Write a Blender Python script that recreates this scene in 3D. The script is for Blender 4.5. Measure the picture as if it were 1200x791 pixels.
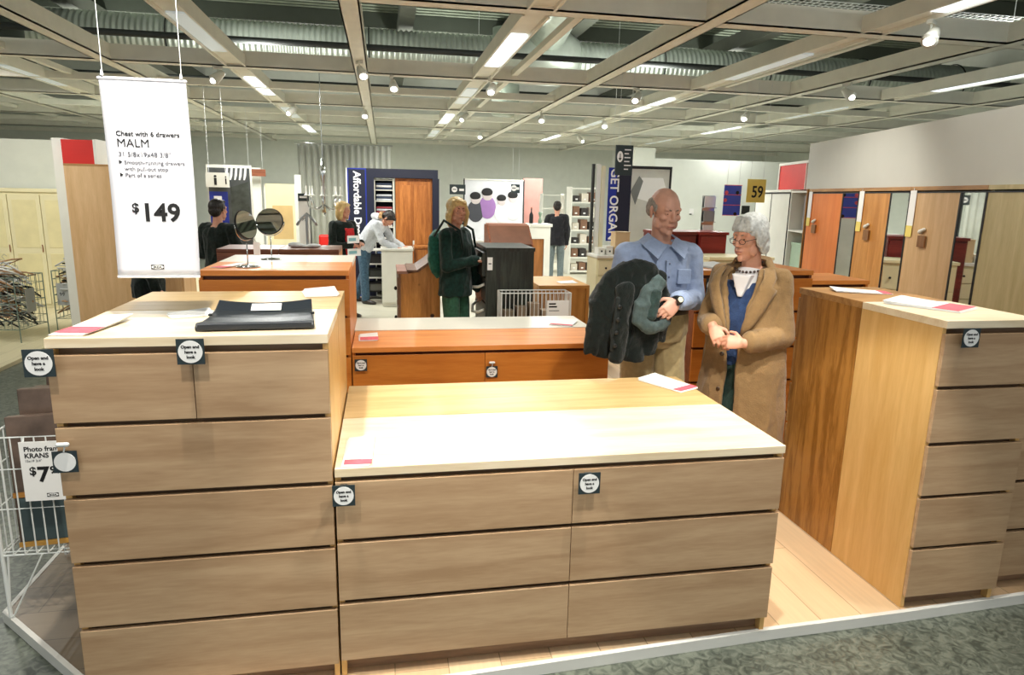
import bpy, bmesh, math, random
from mathutils import Vector, Matrix, noise, Euler
random.seed(7)
C = bpy.context.scene
COL = C.collection
for o in list(bpy.data.objects): bpy.data.objects.remove(o)
PI = math.pi

# ---------------------------------------------------------------- camera
cd = bpy.data.cameras.new('camera'); cam = bpy.data.objects.new('camera', cd); COL.objects.link(cam)
cd.sensor_width = 36.0; cd.lens = 794.05 / 1200 * 36.0; cd.clip_end = 200; cd.clip_start = 0.05
YAW, PITCH, ROLL = -0.188696, 0.207028, 0.0209304
fw = Vector((-math.sin(YAW) * math.cos(PITCH), math.cos(YAW) * math.cos(PITCH), -math.sin(PITCH)))
rt = Vector((math.cos(YAW), math.sin(YAW), 0)); up = rt.cross(fw)
r2 = rt * math.cos(ROLL) + up * math.sin(ROLL); u2 = up * math.cos(ROLL) - rt * math.sin(ROLL)
M = Matrix((r2, u2, -fw)).transposed().to_4x4(); M.translation = Vector((0.17737, -2.14012, 1.66665))
cam.matrix_world = M
C.camera = cam

# ---------------------------------------------------------------- light and exposure
C.view_settings.view_transform = 'Standard'; C.view_settings.look = 'None'
C.view_settings.gamma = 1.0; C.view_settings.use_curve_mapping = False
C.view_settings.exposure = 0.08
w = bpy.data.worlds.new('world'); C.world = w; w.use_nodes = True
w.node_tree.nodes['Background'].inputs[0].default_value = (0.97, 1.0, 0.98, 1)
w.node_tree.nodes['Background'].inputs[1].default_value = 0.72

def area(name, loc, sx, sy, e, col=(1, .98, .93), rot=(0, 0, 0)):
    l = bpy.data.lights.new(name, 'AREA'); l.shape = 'RECTANGLE'; l.size = sx; l.size_y = sy; l.energy = e; l.color = col
    o = bpy.data.objects.new(name, l); o.location = loc; o.rotation_euler = rot; COL.objects.link(o); return o
def spot(name, loc, target, e, ang, blend=.15, size=.04, col=(1, .95, .85)):
    l = bpy.data.lights.new(name, 'SPOT'); l.energy = e; l.spot_size = math.radians(ang); l.spot_blend = blend
    l.shadow_soft_size = size; l.color = col
    o = bpy.data.objects.new(name, l); o.location = loc
    o.rotation_euler = (Vector(target) - Vector(loc)).to_track_quat('-Z', 'Y').to_euler(); COL.objects.link(o); return o
spot('key_spot', (-.42, -.95, 2.98), (-.40, .2, 1.2), 110, 62)
spot('key_spot', (-.36, -.21, 2.98), (-.36, .1, 1.2), 190, 62, .15, .025)
spot('key_spot', (1.25, -.95, 2.98), (1.1, .2, .78), 130, 60)
spot('key_spot', (1.2, -.30, 2.98), (1.2, .1, .78), 200, 62, .15, .025)
spot('key_spot', (2.55, .9, 2.98), (2.45, .5, 1.2), 110, 70)
spot('key_spot', (1.3, 2.2, 2.98), (.8, 2.3, .78), 110, 75)
spot('key_spot', (-.6, 2.7, 2.98), (-.5, 2.4, 1.2), 70, 60)
spot('key_spot', (2.6, -.1, 2.98), (2.05, .6, 0), 70, 40)
spot('key_spot', (3.1, 3.4, 2.98), (4.6, 3.6, 1.1), 110, 80, .9)
spot('key_spot', (3.0, 1.0, 2.98), (4.2, 2.2, 1.1), 50, 80, .9)
spot('key_spot', (.6, 7.6, 2.98), (.6, 9.2, 1.5), 140, 60)
spot('key_spot', (-4.9, 5.9, 2.98), (-4.9, 8.6, 1.5), 150, 85, .6)
spot('key_spot', (-2.6, 3.2, 2.98), (-2.75, 5.8, 1.2), 70, 60, .6)
spot('key_spot', (1.4, -.9, 2.98), (1.9, 1.1, 1.2), 60, 50)
FIX = [(x, y) for y in (-1.4, 1.7, 4.75, 7.9, 11.0, 14.2) for x in (-4.1, -1.4, 1.35, 4.1, 6.8)]
LIT = lambda x, y: (round((x + 4.1) / 2.75) + round((y + 1.4) / 3.1)) % 2 == 0 or y < -1
for x, y in FIX:
    if not LIT(x, y): continue
    area('tube_light', (x, y, 2.985), .07, 1.5, 8 if y < 3 else (50 if y < 6 else 110), (1.0, 1.0, .96))
    if y > 0: area('added_uplight', (x, y, 3.14), .2, 1.5, 75, (1.0, 1.0, .94), (PI, 0, 0))  # unseen fill added above the housings to brighten duct, deck and beams

# ---------------------------------------------------------------- materials
def sr(c):
    return tuple((x / 255 / 12.92 if x / 255 <= .04045 else ((x / 255 + .055) / 1.055) ** 2.4) for x in c)
def plain(name, rgb, rough=.5, metal=0, bump=0, bscale=60, var=.06, spec=.5, emit=0, vscale=6):
    m = bpy.data.materials.new(name); m.use_nodes = True; nt = m.node_tree; b = nt.nodes['Principled BSDF']
    c = sr(rgb); b.inputs['Base Color'].default_value = (*c, 1); b.inputs['Roughness'].default_value = rough
    b.inputs['Metallic'].default_value = metal; b.inputs['Specular IOR Level'].default_value = spec
    tc = nt.nodes.new('ShaderNodeTexCoord')
    if var:
        n = nt.nodes.new('ShaderNodeTexNoise'); n.inputs['Scale'].default_value = vscale; n.inputs['Detail'].default_value = 5
        nt.links.new(tc.outputs['Object'], n.inputs['Vector'])
        r = nt.nodes.new('ShaderNodeValToRGB'); r.color_ramp.elements[0].position = .3; r.color_ramp.elements[1].position = .7
        r.color_ramp.elements[0].color = (*[x * (1 - var) for x in c], 1); r.color_ramp.elements[1].color = (*[min(1, x * (1 + var)) for x in c], 1)
        nt.links.new(n.outputs['Fac'], r.inputs['Fac']); nt.links.new(r.outputs['Color'], b.inputs['Base Color'])
    if bump:
        n2 = nt.nodes.new('ShaderNodeTexNoise'); n2.inputs['Scale'].default_value = bscale; n2.inputs['Detail'].default_value = 4
        nt.links.new(tc.outputs['Object'], n2.inputs['Vector'])
        bp = nt.nodes.new('ShaderNodeBump'); bp.inputs['Strength'].default_value = bump; bp.inputs['Distance'].default_value = .01
        nt.links.new(n2.outputs['Fac'], bp.inputs['Height']); nt.links.new(bp.outputs['Normal'], b.inputs['Normal'])
    if emit:
        b.inputs['Emission Color'].default_value = (*c, 1); b.inputs['Emission Strength'].default_value = emit
    return m
def wood(name, dark, light, axis='x', rough=.42, figure=1.0, scale=1.0, knots=False):
    m = bpy.data.materials.new(name); m.use_nodes = True; nt = m.node_tree; b = nt.nodes['Principled BSDF']
    b.inputs['Roughness'].default_value = rough
    tc = nt.nodes.new('ShaderNodeTexCoord'); mp = nt.nodes.new('ShaderNodeMapping')
    s = [9 * scale] * 3; s['xyz'.index(axis)] = .9 * scale; mp.inputs['Scale'].default_value = s
    oi = nt.nodes.new('ShaderNodeObjectInfo'); ad = nt.nodes.new('ShaderNodeVectorMath'); ad.operation = 'MULTIPLY_ADD'
    cb = nt.nodes.new('ShaderNodeCombineXYZ')
    for k in range(3): nt.links.new(oi.outputs['Random'], cb.inputs[k])
    ad.inputs[1].default_value = (3.7, 5.1, 4.3)
    nt.links.new(cb.outputs[0], ad.inputs[0]); nt.links.new(tc.outputs['Object'], ad.inputs[2])
    nt.links.new(ad.outputs[0], mp.inputs['Vector'])
    n = nt.nodes.new('ShaderNodeTexNoise'); n.inputs['Scale'].default_value = 1.6; n.inputs['Detail'].default_value = 6; n.inputs['Distortion'].default_value = .7
    n2 = nt.nodes.new('ShaderNodeTexNoise'); n2.inputs['Scale'].default_value = 14; n2.inputs['Detail'].default_value = 3
    nt.links.new(mp.outputs[0], n.inputs['Vector']); nt.links.new(mp.outputs[0], n2.inputs['Vector'])
    mx = nt.nodes.new('ShaderNodeMath'); mx.operation = 'MULTIPLY_ADD'; mx.inputs[1].default_value = .35
    nt.links.new(n2.outputs['Fac'], mx.inputs[0]); nt.links.new(n.outputs['Fac'], mx.inputs[2])
    r = nt.nodes.new('ShaderNodeValToRGB'); h = .16 / figure
    r.color_ramp.elements[0].position = .67 - h; r.color_ramp.elements[1].position = .67 + h
    r.color_ramp.elements[0].color = (*sr(dark), 1); r.color_ramp.elements[1].color = (*sr(light), 1)
    nt.links.new(mx.outputs[0], r.inputs['Fac'])
    out = r.outputs['Color']
    if knots:
        v = nt.nodes.new('ShaderNodeTexVoronoi'); v.inputs['Scale'].default_value = 7
        nt.links.new(tc.outputs['Object'], v.inputs['Vector'])
        k = nt.nodes.new('ShaderNodeValToRGB'); k.color_ramp.elements[0].position = .10; k.color_ramp.elements[1].position = .17
        k.color_ramp.elements[0].color = (.05, .02, .01, 1); k.color_ramp.elements[1].color = (1, 1, 1, 1)
        nt.links.new(v.outputs['Distance'], k.inputs['Fac'])
        q = nt.nodes.new('ShaderNodeMix'); q.data_type = 'RGBA'; q.blend_type = 'MULTIPLY'; q.inputs[0].default_value = 1
        nt.links.new(out, q.inputs[6]); nt.links.new(k.outputs['Color'], q.inputs[7]); out = q.outputs[2]
    nt.links.new(out, b.inputs['Base Color'])
    return m
def fabric(name, rgb, rough=.9, bump=.3, bscale=250, var=.15, vscale=40):
    m = plain(name, rgb, rough, 0, bump, bscale, var, .2, vscale=vscale); m.node_tree.nodes['Principled BSDF'].inputs['Sheen Weight'].default_value = .15; return m

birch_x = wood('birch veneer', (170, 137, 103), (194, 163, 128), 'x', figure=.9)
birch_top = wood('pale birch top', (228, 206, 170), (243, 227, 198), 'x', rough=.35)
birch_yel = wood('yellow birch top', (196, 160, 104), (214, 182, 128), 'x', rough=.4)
birch_z = wood('birch side veneer', (205, 160, 92), (222, 182, 118), 'z', figure=.8)
oak_z = wood('oak side veneer', (140, 92, 34), (176, 124, 58), 'z', figure=1.5, scale=1.6)
oak_x = wood('oak top veneer', (150, 105, 55), (185, 140, 85), 'x', scale=1.5)
cherry_x = wood('cherry veneer', (190, 108, 34), (210, 132, 52), 'x', figure=.8)
cherry_z = wood('cherry side veneer', (190, 108, 34), (212, 134, 52), 'z', figure=.8)
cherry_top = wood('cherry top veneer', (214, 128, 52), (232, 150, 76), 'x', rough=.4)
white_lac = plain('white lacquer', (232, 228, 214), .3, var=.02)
brown_x = wood('brown stain veneer', (112, 58, 34), (152, 90, 58), 'x')
redbr_x = wood('mahogany stain veneer', (92, 22, 14), (124, 36, 26), 'x')
pine_z = wood('knotty pine', (176, 112, 44), (214, 150, 76), 'z', scale=1.4, knots=True)
pine_edge = wood('aged pine edge', (92, 60, 40), (140, 100, 74), 'z', scale=1.4)
pine_door = wood('pine door panel', (150, 84, 30), (196, 124, 60), 'z', scale=1.2)
shadow_wood = wood('shaded birch recess', (120, 92, 70), (150, 120, 92), 'x')  # birch darkened so the shade of drawer gaps and plinth is in the colour
shadow_cherry = wood('shaded cherry recess', (92, 40, 16), (120, 60, 28), 'x')  # darker cherry copy, gap and plinth shade painted into its tone
cream = plain('cream paint', (226, 218, 178), .45, var=.03)
white_p = plain('white paint', (226, 226, 216), .5, var=.03)
wall_m = plain('white wall paint', (224, 228, 218), .8, var=.03)
wall_g = plain('grey wall paint', (196, 196, 188), .8, var=.04, vscale=2)
black_br = wood('black brown veneer', (24, 28, 24), (50, 56, 48), 'z', scale=2.5)
black_p = plain('black plastic', (18, 20, 22), .5, var=0)
navy_p = plain('navy paint', (12, 20, 46), .5, var=.05)
blue_p = plain('blue print', (18, 44, 150), .5, var=.35, vscale=3)
blue_b = plain('light blue print', (60, 84, 200), .5, var=.1)
red_p = plain('red paint', (206, 30, 18), .5, var=.04)
yel_p = plain('yellow card', (236, 214, 110), .6, var=.03)
pink_p = plain('pink wall paint', (196, 140, 130), .7, var=.05)
paper = plain('white paper', (240, 240, 238), .7, var=.01)
pink_pr = plain('pink print', (226, 96, 110), .6, var=.15, vscale=40)
banner_m = plain('banner fabric', (212, 213, 220), .8, var=.03, vscale=3)
ink = plain('black ink', (14, 14, 16), .6, var=0)
ink_g = plain('grey ink', (70, 70, 78), .6, var=0)
ink_w = plain('white ink', (238, 238, 238), .6, var=0)
teal_c = plain('dark teal card', (38, 52, 56), .6, var=.1)
steel = plain('steel', (180, 184, 186), .3, 1, var=.05)
chrome = plain('chrome', (205, 208, 210), .15, 1, var=0)
mirror_m = plain('mirror glass', (235, 238, 236), .02, 1, var=0)
wire_w = plain('white coated wire', (224, 228, 226), .4, var=0)
wire_g = plain('grey green wire', (120, 138, 128), .45, .3, var=0)
beam_m = plain('ceiling beam paint', (238, 236, 224), .55, var=.04)
dark_m = plain('dark deck', (60, 66, 58), .8, var=.25, vscale=2)
track_m = plain('dark pipe', (44, 48, 46), .6, var=0)
tube_m = plain('fluorescent diffuser', (225, 236, 240), .4, var=0, emit=.25)
tube_on = plain('lit fluorescent diffuser', (235, 246, 255), .4, var=0, emit=1.6)
bulb_m = plain('spot bulb', (255, 252, 240), .4, var=0, emit=8)
strip_m = plain('white edge strip', (220, 220, 215), .5, var=.03)
vinyl = plain('black vinyl', (30, 36, 44), .35, var=.1, bump=.1, bscale=200)

def floor_mat():
    m = plain('grey linoleum', (118, 130, 118), .38, var=0); nt = m.node_tree; b = nt.nodes['Principled BSDF']
    tc = nt.nodes.new('ShaderNodeTexCoord'); n = nt.nodes.new('ShaderNodeTexNoise'); n.inputs['Scale'].default_value = 22; n.inputs['Detail'].default_value = 8; n.inputs['Distortion'].default_value = 1.6
    nt.links.new(tc.outputs['Object'], n.inputs['Vector'])
    r = nt.nodes.new('ShaderNodeValToRGB'); r.color_ramp.elements[0].position = .36; r.color_ramp.elements[1].position = .64
    r.color_ramp.elements[0].color = (*sr((66, 72, 64)), 1); r.color_ramp.elements[1].color = (*sr((112, 118, 106)), 1)
    nt.links.new(n.outputs['Fac'], r.inputs['Fac']); nt.links.new(r.outputs['Color'], b.inputs['Base Color'])
    return m
def laminate(name, c1, c2, along='y', wdt=.19, ln=1.2, rough=.35):
    m = bpy.data.materials.new(name); m.use_nodes = True; nt = m.node_tree; b = nt.nodes['Principled BSDF']; b.inputs['Roughness'].default_value = rough
    tc = nt.nodes.new('ShaderNodeTexCoord'); mp = nt.nodes.new('ShaderNodeMapping')
    if along == 'y': mp.inputs['Rotation'].default_value = (0, 0, PI / 2)
    nt.links.new(tc.outputs['Object'], mp.inputs['Vector'])
    br = nt.nodes.new('ShaderNodeTexBrick'); br.inputs['Scale'].default_value = 1; br.inputs['Brick Width'].default_value = ln; br.inputs['Row Height'].default_value = wdt
    br.inputs['Mortar Size'].default_value = .002; br.inputs['Color1'].default_value = (*sr(c1), 1); br.inputs['Color2'].default_value = (*sr(c2), 1)
    br.inputs['Mortar'].default_value = (*[x * .6 for x in sr(c1)], 1); nt.links.new(mp.outputs[0], br.inputs['Vector'])
    mp2 = nt.nodes.new('ShaderNodeMapping'); mp2.inputs['Scale'].default_value = (2, 30, 1); nt.links.new(mp.outputs[0], mp2.inputs['Vector'])
    n = nt.nodes.new('ShaderNodeTexNoise'); n.inputs['Scale'].default_value = 2; n.inputs['Detail'].default_value = 6; nt.links.new(mp2.outputs[0], n.inputs['Vector'])
    mr = nt.nodes.new('ShaderNodeMapRange'); mr.inputs[3].default_value = .86; mr.inputs[4].default_value = 1.1; nt.links.new(n.outputs['Fac'], mr.inputs[0])
    q = nt.nodes.new('ShaderNodeMix'); q.data_type = 'RGBA'; q.blend_type = 'MULTIPLY'; q.inputs[0].default_value = 1
    nt.links.new(br.outputs['Color'], q.inputs[6]); nt.links.new(mr.outputs[0], q.inputs[7]); nt.links.new(q.outputs[2], b.inputs['Base Color'])
    return m

# ---------------------------------------------------------------- mesh helpers
class MB:
    def __init__(s): s.v = []; s.f = []; s.mi = []; s.cur = 0
    def add(s, vs, fs):
        o = len(s.v); s.v += [tuple(v) for v in vs]; s.f += [tuple(i + o for i in f) for f in fs]; s.mi += [s.cur] * len(fs); return s
    def box(s, x0, x1, y0, y1, z0, z1):
        vs = [(x, y, z) for z in (z0, z1) for y in (y0, y1) for x in (x0, x1)]
        return s.add(vs, [(0, 2, 3, 1), (4, 5, 7, 6), (0, 1, 5, 4), (2, 6, 7, 3), (0, 4, 6, 2), (1, 3, 7, 5)])
    def tube(s, pts, r, n=8, closed=False):
        return s.loft([(Vector(p), r, r) for p in pts], n=n, closed=closed)
    def loft(s, secs, side=None, n=12, closed=False, caps=True):
        # secs: (point, radius along side, radius across)
        P = [Vector(q[0]) for q in secs]; L = len(P); vs = []; prev = None
        for i in range(L):
            if closed: t = P[(i + 1) % L] - P[i - 1]
            else: t = P[min(i + 1, L - 1)] - P[max(i - 1, 0)]
            t = t.normalized() if t.length > 1e-9 else Vector((0, 0, 1))
            a = Vector(side) if side is not None else (prev if prev is not None else (Vector((1, 0, 0)) if abs(t.x) < .8 else Vector((0, 1, 0))))
            a = a - t * a.dot(t)
            if a.length < 1e-5: a = t.orthogonal()
            a.normalize(); prev = a.copy(); b = t.cross(a)
            for k in range(n):
                th = 2 * PI * k / n; vs.append(P[i] + a * (secs[i][1] * math.cos(th)) + b * (secs[i][2] * math.sin(th)))
        fs = []
        for i in range(L if closed else L - 1):
            for k in range(n):
                j = (i + 1) % L
                fs.append((i * n + k, i * n + (k + 1) % n, j * n + (k + 1) % n, j * n + k))
        if not closed and caps:
            fs.append(tuple(range(n - 1, -1, -1))); fs.append(tuple((L - 1) * n + k for k in range(n)))
        return s.add(vs, fs)
    def cap(s, p0, p1, r0, r1, side=None, n=14, e=None):
        # tapered capsule with rounded ends; r can be (rx, ry)
        p0, p1 = Vector(p0), Vector(p1); r0 = r0 if isinstance(r0, tuple) else (r0, r0); r1 = r1 if isinstance(r1, tuple) else (r1, r1)
        t = (p1 - p0); L = t.length; t.normalize(); secs = []
        e0 = min(r0); e1 = min(r1)
        for a in (80, 60, 40, 20): c, q = math.cos(math.radians(a)), math.sin(math.radians(a)); secs.append((p0 - t * (e0 * q), r0[0] * c, r0[1] * c))
        for k in range(4): f = k / 3; secs.append((p0 + t * (L * f), r0[0] + (r1[0] - r0[0]) * f, r0[1] + (r1[1] - r0[1]) * f))
        for a in (20, 40, 60, 80): c, q = math.cos(math.radians(a)), math.sin(math.radians(a)); secs.append((p1 + t * (e1 * q), r1[0] * c, r1[1] * c))
        return s.loft(secs, side=side, n=n)
    def ell(s, c, r, rot=(0, 0, 0), n=16, m=10):
        R = Euler(rot).to_matrix(); c = Vector(c); vs = []; fs = []
        for i in range(1, m):
            a = PI * i / m
            for k in range(n):
                b = 2 * PI * k / n; vs.append(c + R @ Vector((r[0] * math.sin(a) * math.cos(b), r[1] * math.sin(a) * math.sin(b), r[2] * math.cos(a))))
        vs.append(c + R @ Vector((0, 0, r[2]))); vs.append(c + R @ Vector((0, 0, -r[2]))); T = len(vs) - 2
        for i in range(m - 2):
            for k in range(n): fs.append((i * n + k, (i + 1) * n + k, (i + 1) * n + (k + 1) % n, i * n + (k + 1) % n))
        for k in range(n): fs.append((T, k, (k + 1) % n)); fs.append((T + 1, (m - 2) * n + (k + 1) % n, (m - 2) * n + k))
        return s.add(vs, fs)
    def lathe(s, c, prof, n=24):
        return s.loft([(Vector(c) + Vector((0, 0, z)), r, r) for r, z in prof], side=(1, 0, 0), n=n)
    def prism(s, poly, axis, a, b):
        # poly: list of 2D points in the two other axes, extruded a..b along axis
        def mk(p, t):
            if axis == 'x': return (t, p[0], p[1])
            if axis == 'y': return (p[0], t, p[1])
            return (p[0], p[1], t)
        n = len(poly); vs = [mk(p, a) for p in poly] + [mk(p, b) for p in poly]
        fs = [tuple(range(n)), tuple(range(2 * n - 1, n - 1, -1))] + [(k, n + k, n + (k + 1) % n, (k + 1) % n) for k in range(n)]
        return s.add(vs, fs)
    def grid(s, rows, closed_u=False):
        nr, nc = len(rows), len(rows[0]); fs = []
        for i in range(nr - 1):
            for j in range(nc if closed_u else nc - 1): fs.append((i * nc + j, i * nc + (j + 1) % nc, (i + 1) * nc + (j + 1) % nc, (i + 1) * nc + j))
        return s.add([p for r in rows for p in r], fs)
    def solid_grid(s, inner, outer):
        # closed slab between two equally sized vertex grids
        nr, nc = len(inner), len(inner[0]); vs = [p for r in outer for p in r] + [p for r in inner for p in r]; N = nr * nc; fs = []
        for i in range(nr - 1):
            for j in range(nc - 1):
                a, b, c, d = i * nc + j, i * nc + j + 1, (i + 1) * nc + j + 1, (i + 1) * nc + j
                fs.append((a, b, c, d)); fs.append((N + d, N + c, N + b, N + a))
        for j in range(nc - 1):
            fs.append((j + 1, j, N + j, N + j + 1)); q = (nr - 1) * nc; fs.append((q + j, q + j + 1, N + q + j + 1, N + q + j))
        for i in range(nr - 1):
            a, d = i * nc, (i + 1) * nc; fs.append((a, d, N + d, N + a)); fs.append((d + nc - 1, a + nc - 1, N + a + nc - 1, N + d + nc - 1))
        return s.add(vs, fs)
    def xf(s, mat):
        s.v = [tuple(mat @ Vector(v)) for v in s.v]; return s
    def mesh(s, name, mats, smooth=False):
        me = bpy.data.meshes.new(name); me.from_pydata(s.v, [], s.f)
        bm = bmesh.new(); bm.from_mesh(me); bmesh.ops.recalc_face_normals(bm, faces=bm.faces); bm.to_mesh(me); bm.free()
        for m in (mats if isinstance(mats, (list, tuple)) else [mats]): me.materials.append(m)
        if len(set(s.mi)) > 1: me.polygons.foreach_set('material_index', s.mi)
        if smooth: me.polygons.foreach_set('use_smooth', [True] * len(me.polygons))
        me.update(); return me
    def build(s, name, mats, parent=None, smooth=False, bevel=0, label=None, loc=None):
        o = bpy.data.objects.new(name, s.mesh(name, mats, smooth)); COL.objects.link(o)
        if parent: o.parent = parent
        if loc: o.location = loc
        if bevel:
            b = o.modifiers.new('bevel', 'BEVEL'); b.width = bevel; b.segments = 2; b.limit_method = 'ANGLE'
        if label: o['label'] = label
        return o
def B(*a): return MB().box(*a)
def remeshed(mb, name, mat, parent, voxel=.006, smooth=2, fold=None, label=None, group=None):
    """unions the overlapping closed shells of mb into one continuous surface"""
    me = mb.mesh('tmp', mat); t = bpy.data.objects.new('tmp', me); COL.objects.link(t)
    r = t.modifiers.new('r', 'REMESH'); r.mode = 'VOXEL'; r.voxel_size = voxel
    if smooth: q = t.modifiers.new('s', 'SMOOTH'); q.factor = .5; q.iterations = smooth
    dg = bpy.context.evaluated_depsgraph_get(); dg.update()
    out = bpy.data.meshes.new_from_object(t.evaluated_get(dg)); bpy.data.objects.remove(t)
    out.name = name
    if fold:
        norms = [v.normal.copy() for v in out.vertices]
        for v, nn in zip(out.vertices, norms): v.co = v.co + nn * fold(v.co)
    if not out.materials: out.materials.append(mat)
    out.polygons.foreach_set('use_smooth', [True] * len(out.polygons)); out.update()
    o = bpy.data.objects.new(name, out); COL.objects.link(o)
    if parent: o.parent = parent
    if label: o['label'] = label
    return o
def folds(amp, sx, sy, sz, seed=0, amp2=0, s2=30):
    def f(c):
        n = noise.noise(Vector((c.x * sx + seed, c.y * sy, c.z * sz)))
        return amp * (1 - 2.4 * abs(n)) + (amp2 * noise.noise(Vector((c.x * s2, c.y * s2, c.z * s2 + seed))) if amp2 else 0)
    return f
def thing(name, label, cat, loc=(0, 0, 0), rz=0, group=None):
    o = bpy.data.objects.new(name, None); COL.objects.link(o); o.empty_display_size = .1
    o.location = loc; o.rotation_euler = (0, 0, rz); o['label'] = label; o['category'] = cat
    if group: o['group'] = group
    return o
def tag(o, label, cat, group=None, kind=None):
    if label: o['label'] = label
    if cat: o['category'] = cat
    if group: o['group'] = group
    if kind: o['kind'] = kind
    return o
def struct(o): o['kind'] = 'structure'; return o
def dup(root, loc, rz=None, label=None, group=None):
    def cp(o, par):
        c = o.copy(); COL.objects.link(c)
        if par: c.parent = par
        for ch in list(o.children): cp(ch, c)
        return c
    r = cp(root, None); r.location = loc
    if rz is not None: r.rotation_euler = (0, 0, rz)
    if label: r['label'] = label
    if group: r['group'] = group
    return r
def text(name, body, size, loc, rot, mat, parent, ext=.0006, align='LEFT', bold=0, sx=1.0, spacing=1.0, label=None):
    cu = bpy.data.curves.new('t', 'FONT'); cu.body = body; cu.size = size; cu.extrude = ext; cu.offset = bold; cu.align_x = align; cu.space_character = spacing; cu.resolution_u = 3
    t = bpy.data.objects.new('t', cu); COL.objects.link(t); dg = bpy.context.evaluated_depsgraph_get(); dg.update()
    me = bpy.data.meshes.new_from_object(t.evaluated_get(dg)); bpy.data.objects.remove(t)
    me.materials.clear(); me.materials.append(mat)
    o = bpy.data.objects.new(name, me); COL.objects.link(o); o.parent = parent; o.location = loc; o.rotation_euler = rot; o.scale = (sx, 1, 1)
    if label: o['label'] = label
    return o
FRONT = (PI / 2, 0, 0)

# ---------------------------------------------------------------- the setting
fm = floor_mat()
struct(B(-14, 14, -6, 24, -.14, -.04).build('floor', fm))
lam_f = laminate('birch laminate', (214, 180, 140), (232, 204, 166), 'y')
lam_d = laminate('grey laminate', (120, 108, 92), (136, 122, 104), 'x')
poly = [(-1.32, .60), (-.86, .14), (-.60, -.06), (.3, -.045), (1.64, .03), (2.27, .05), (3.6, .12), (3.9, 4.9), (-1.32, 4.9)]
struct(MB().prism(poly, 'z', -.039, 0.0).build('floor_platform', [lam_f]))
struct(MB().prism([(-1.319, .601), (-.859, .141), (-.802, .098), (-.802, 1.75), (-1.319, 1.75)], 'z', 0.0, .004).build('floor_mat', lam_d))
struct(MB().prism([(-1.338, 4.9), (-1.338, .593), (-.868, .122), (-.605, -.079), (.3, -.065), (1.64, .010), (2.27, .03), (3.6, .10), (3.6, .12), (2.27, .05), (1.64, .03), (.3, -.045), (-.60, -.06), (-.86, .14), (-1.32, .60), (-1.32, 4.9)], 'z', -.039, .006).build('trim_1', strip_m))
lam_c = laminate('cream laminate', (206, 196, 160), (220, 210, 176), 'y')
struct(MB().prism([(-9, 3.2), (-3.35, 3.2), (-3.35, 5.6), (-2.2, 5.6), (-2.2, 12), (-9, 12)], 'z', -.039, -.002).build('floor_platform', lam_c))
aisle = plain('pale aisle floor', (206, 202, 182), .4, var=.08, vscale=3)
struct(B(-2.15, 12, 5.0, 20, -.039, -.03).build('floor_aisle', aisle))
struct(B(-14, 14, -6, 24, 4.9, 5.0).build('ceiling', dark_m))
deck = MB()
for k in range(150):
    y = -5.5 + k * .19; deck.box(-14, 14, y, y + .09, 4.86, 4.899)
struct(deck.build('ceiling_deck', plain('corrugated deck', (104, 112, 96), .7, var=.2)))
# beams of the suspended grid, each its own channel
tn = 2
BX = (-5.5, -2.75, -.04, 2.72, 5.45, 8.2); BY = (.1, 3.18, 6.35, 9.5, 12.65, 15.8, 18.9)
for x in BX:
    m = MB().box(x - .075, x + .075, -5.5, 20, 3.0, 3.012).box(x - .075, x - .063, -5.5, 20, 3.0, 3.17).box(x + .063, x + .075, -5.5, 20, 3.0, 3.17)
    struct(m.build('trim_%d' % tn, beam_m)); tn += 1
for y in BY:
    m = MB().box(-13, 13, y - .075, y + .075, 3.002, 3.014).box(-13, 13, y - .075, y - .063, 3.002, 3.172).box(-13, 13, y + .063, y + .075, 3.002, 3.172)
    struct(m.build('trim_%d' % tn, beam_m)); tn += 1
for y in (7.9, 11.0, 14.2, 17.4):
    struct(B(-13, 13, y - .04, y + .04, 3.003, 3.09).build('trim_%d' % tn, beam_m)); tn += 1
for x in (-4.1, 1.36, 4.1, 6.8, -6.9):
    struct(B(x + .35, x + .42, 3.2, 20, 3.06, 3.12).build('trim_%d' % tn, beam_m)); tn += 1
# roof purlins and pipes
for k, y in enumerate((.9, 2.4, 5.2, 8.0, 11.4, 14.5)):
    struct(B(-13, 13, y - .06, y + .06, 4.6, 4.86).build('trim_%d' % tn, plain('purlin', (70, 76, 66), .7))); tn += 1
for k, x in enumerate((-4.5, .6, 3.4, 6.6)):
    struct(B(x - .12, x + .12, -4, 20, 4.35, 4.6).build('trim_%d' % tn, plain('girder', (84, 88, 78), .7))); tn += 1
def pipe(pts, r, label):
    tag(MB().tube(pts, r, 10).build('ceiling_pipe', track_m, smooth=True), label, 'pipe', 'pipes above the ceiling grid')
pipe([(-12, 2.2, 3.75), (13, 2.2, 3.75)], .035, 'dark pipe crossing nearest the camera above the grid')
pipe([(-12, 4.6, 3.9), (13, 4.6, 3.9)], .03, 'dark pipe crossing in front of the silver duct')
pipe([(-12, 7.4, 3.5), (13, 7.4, 3.5)], .04, 'dark pipe running close under the silver duct')
pipe([(-12, 12.2, 3.7), (13, 12.2, 3.7)], .05, 'farthest dark pipe crossing behind the silver duct')
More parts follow.
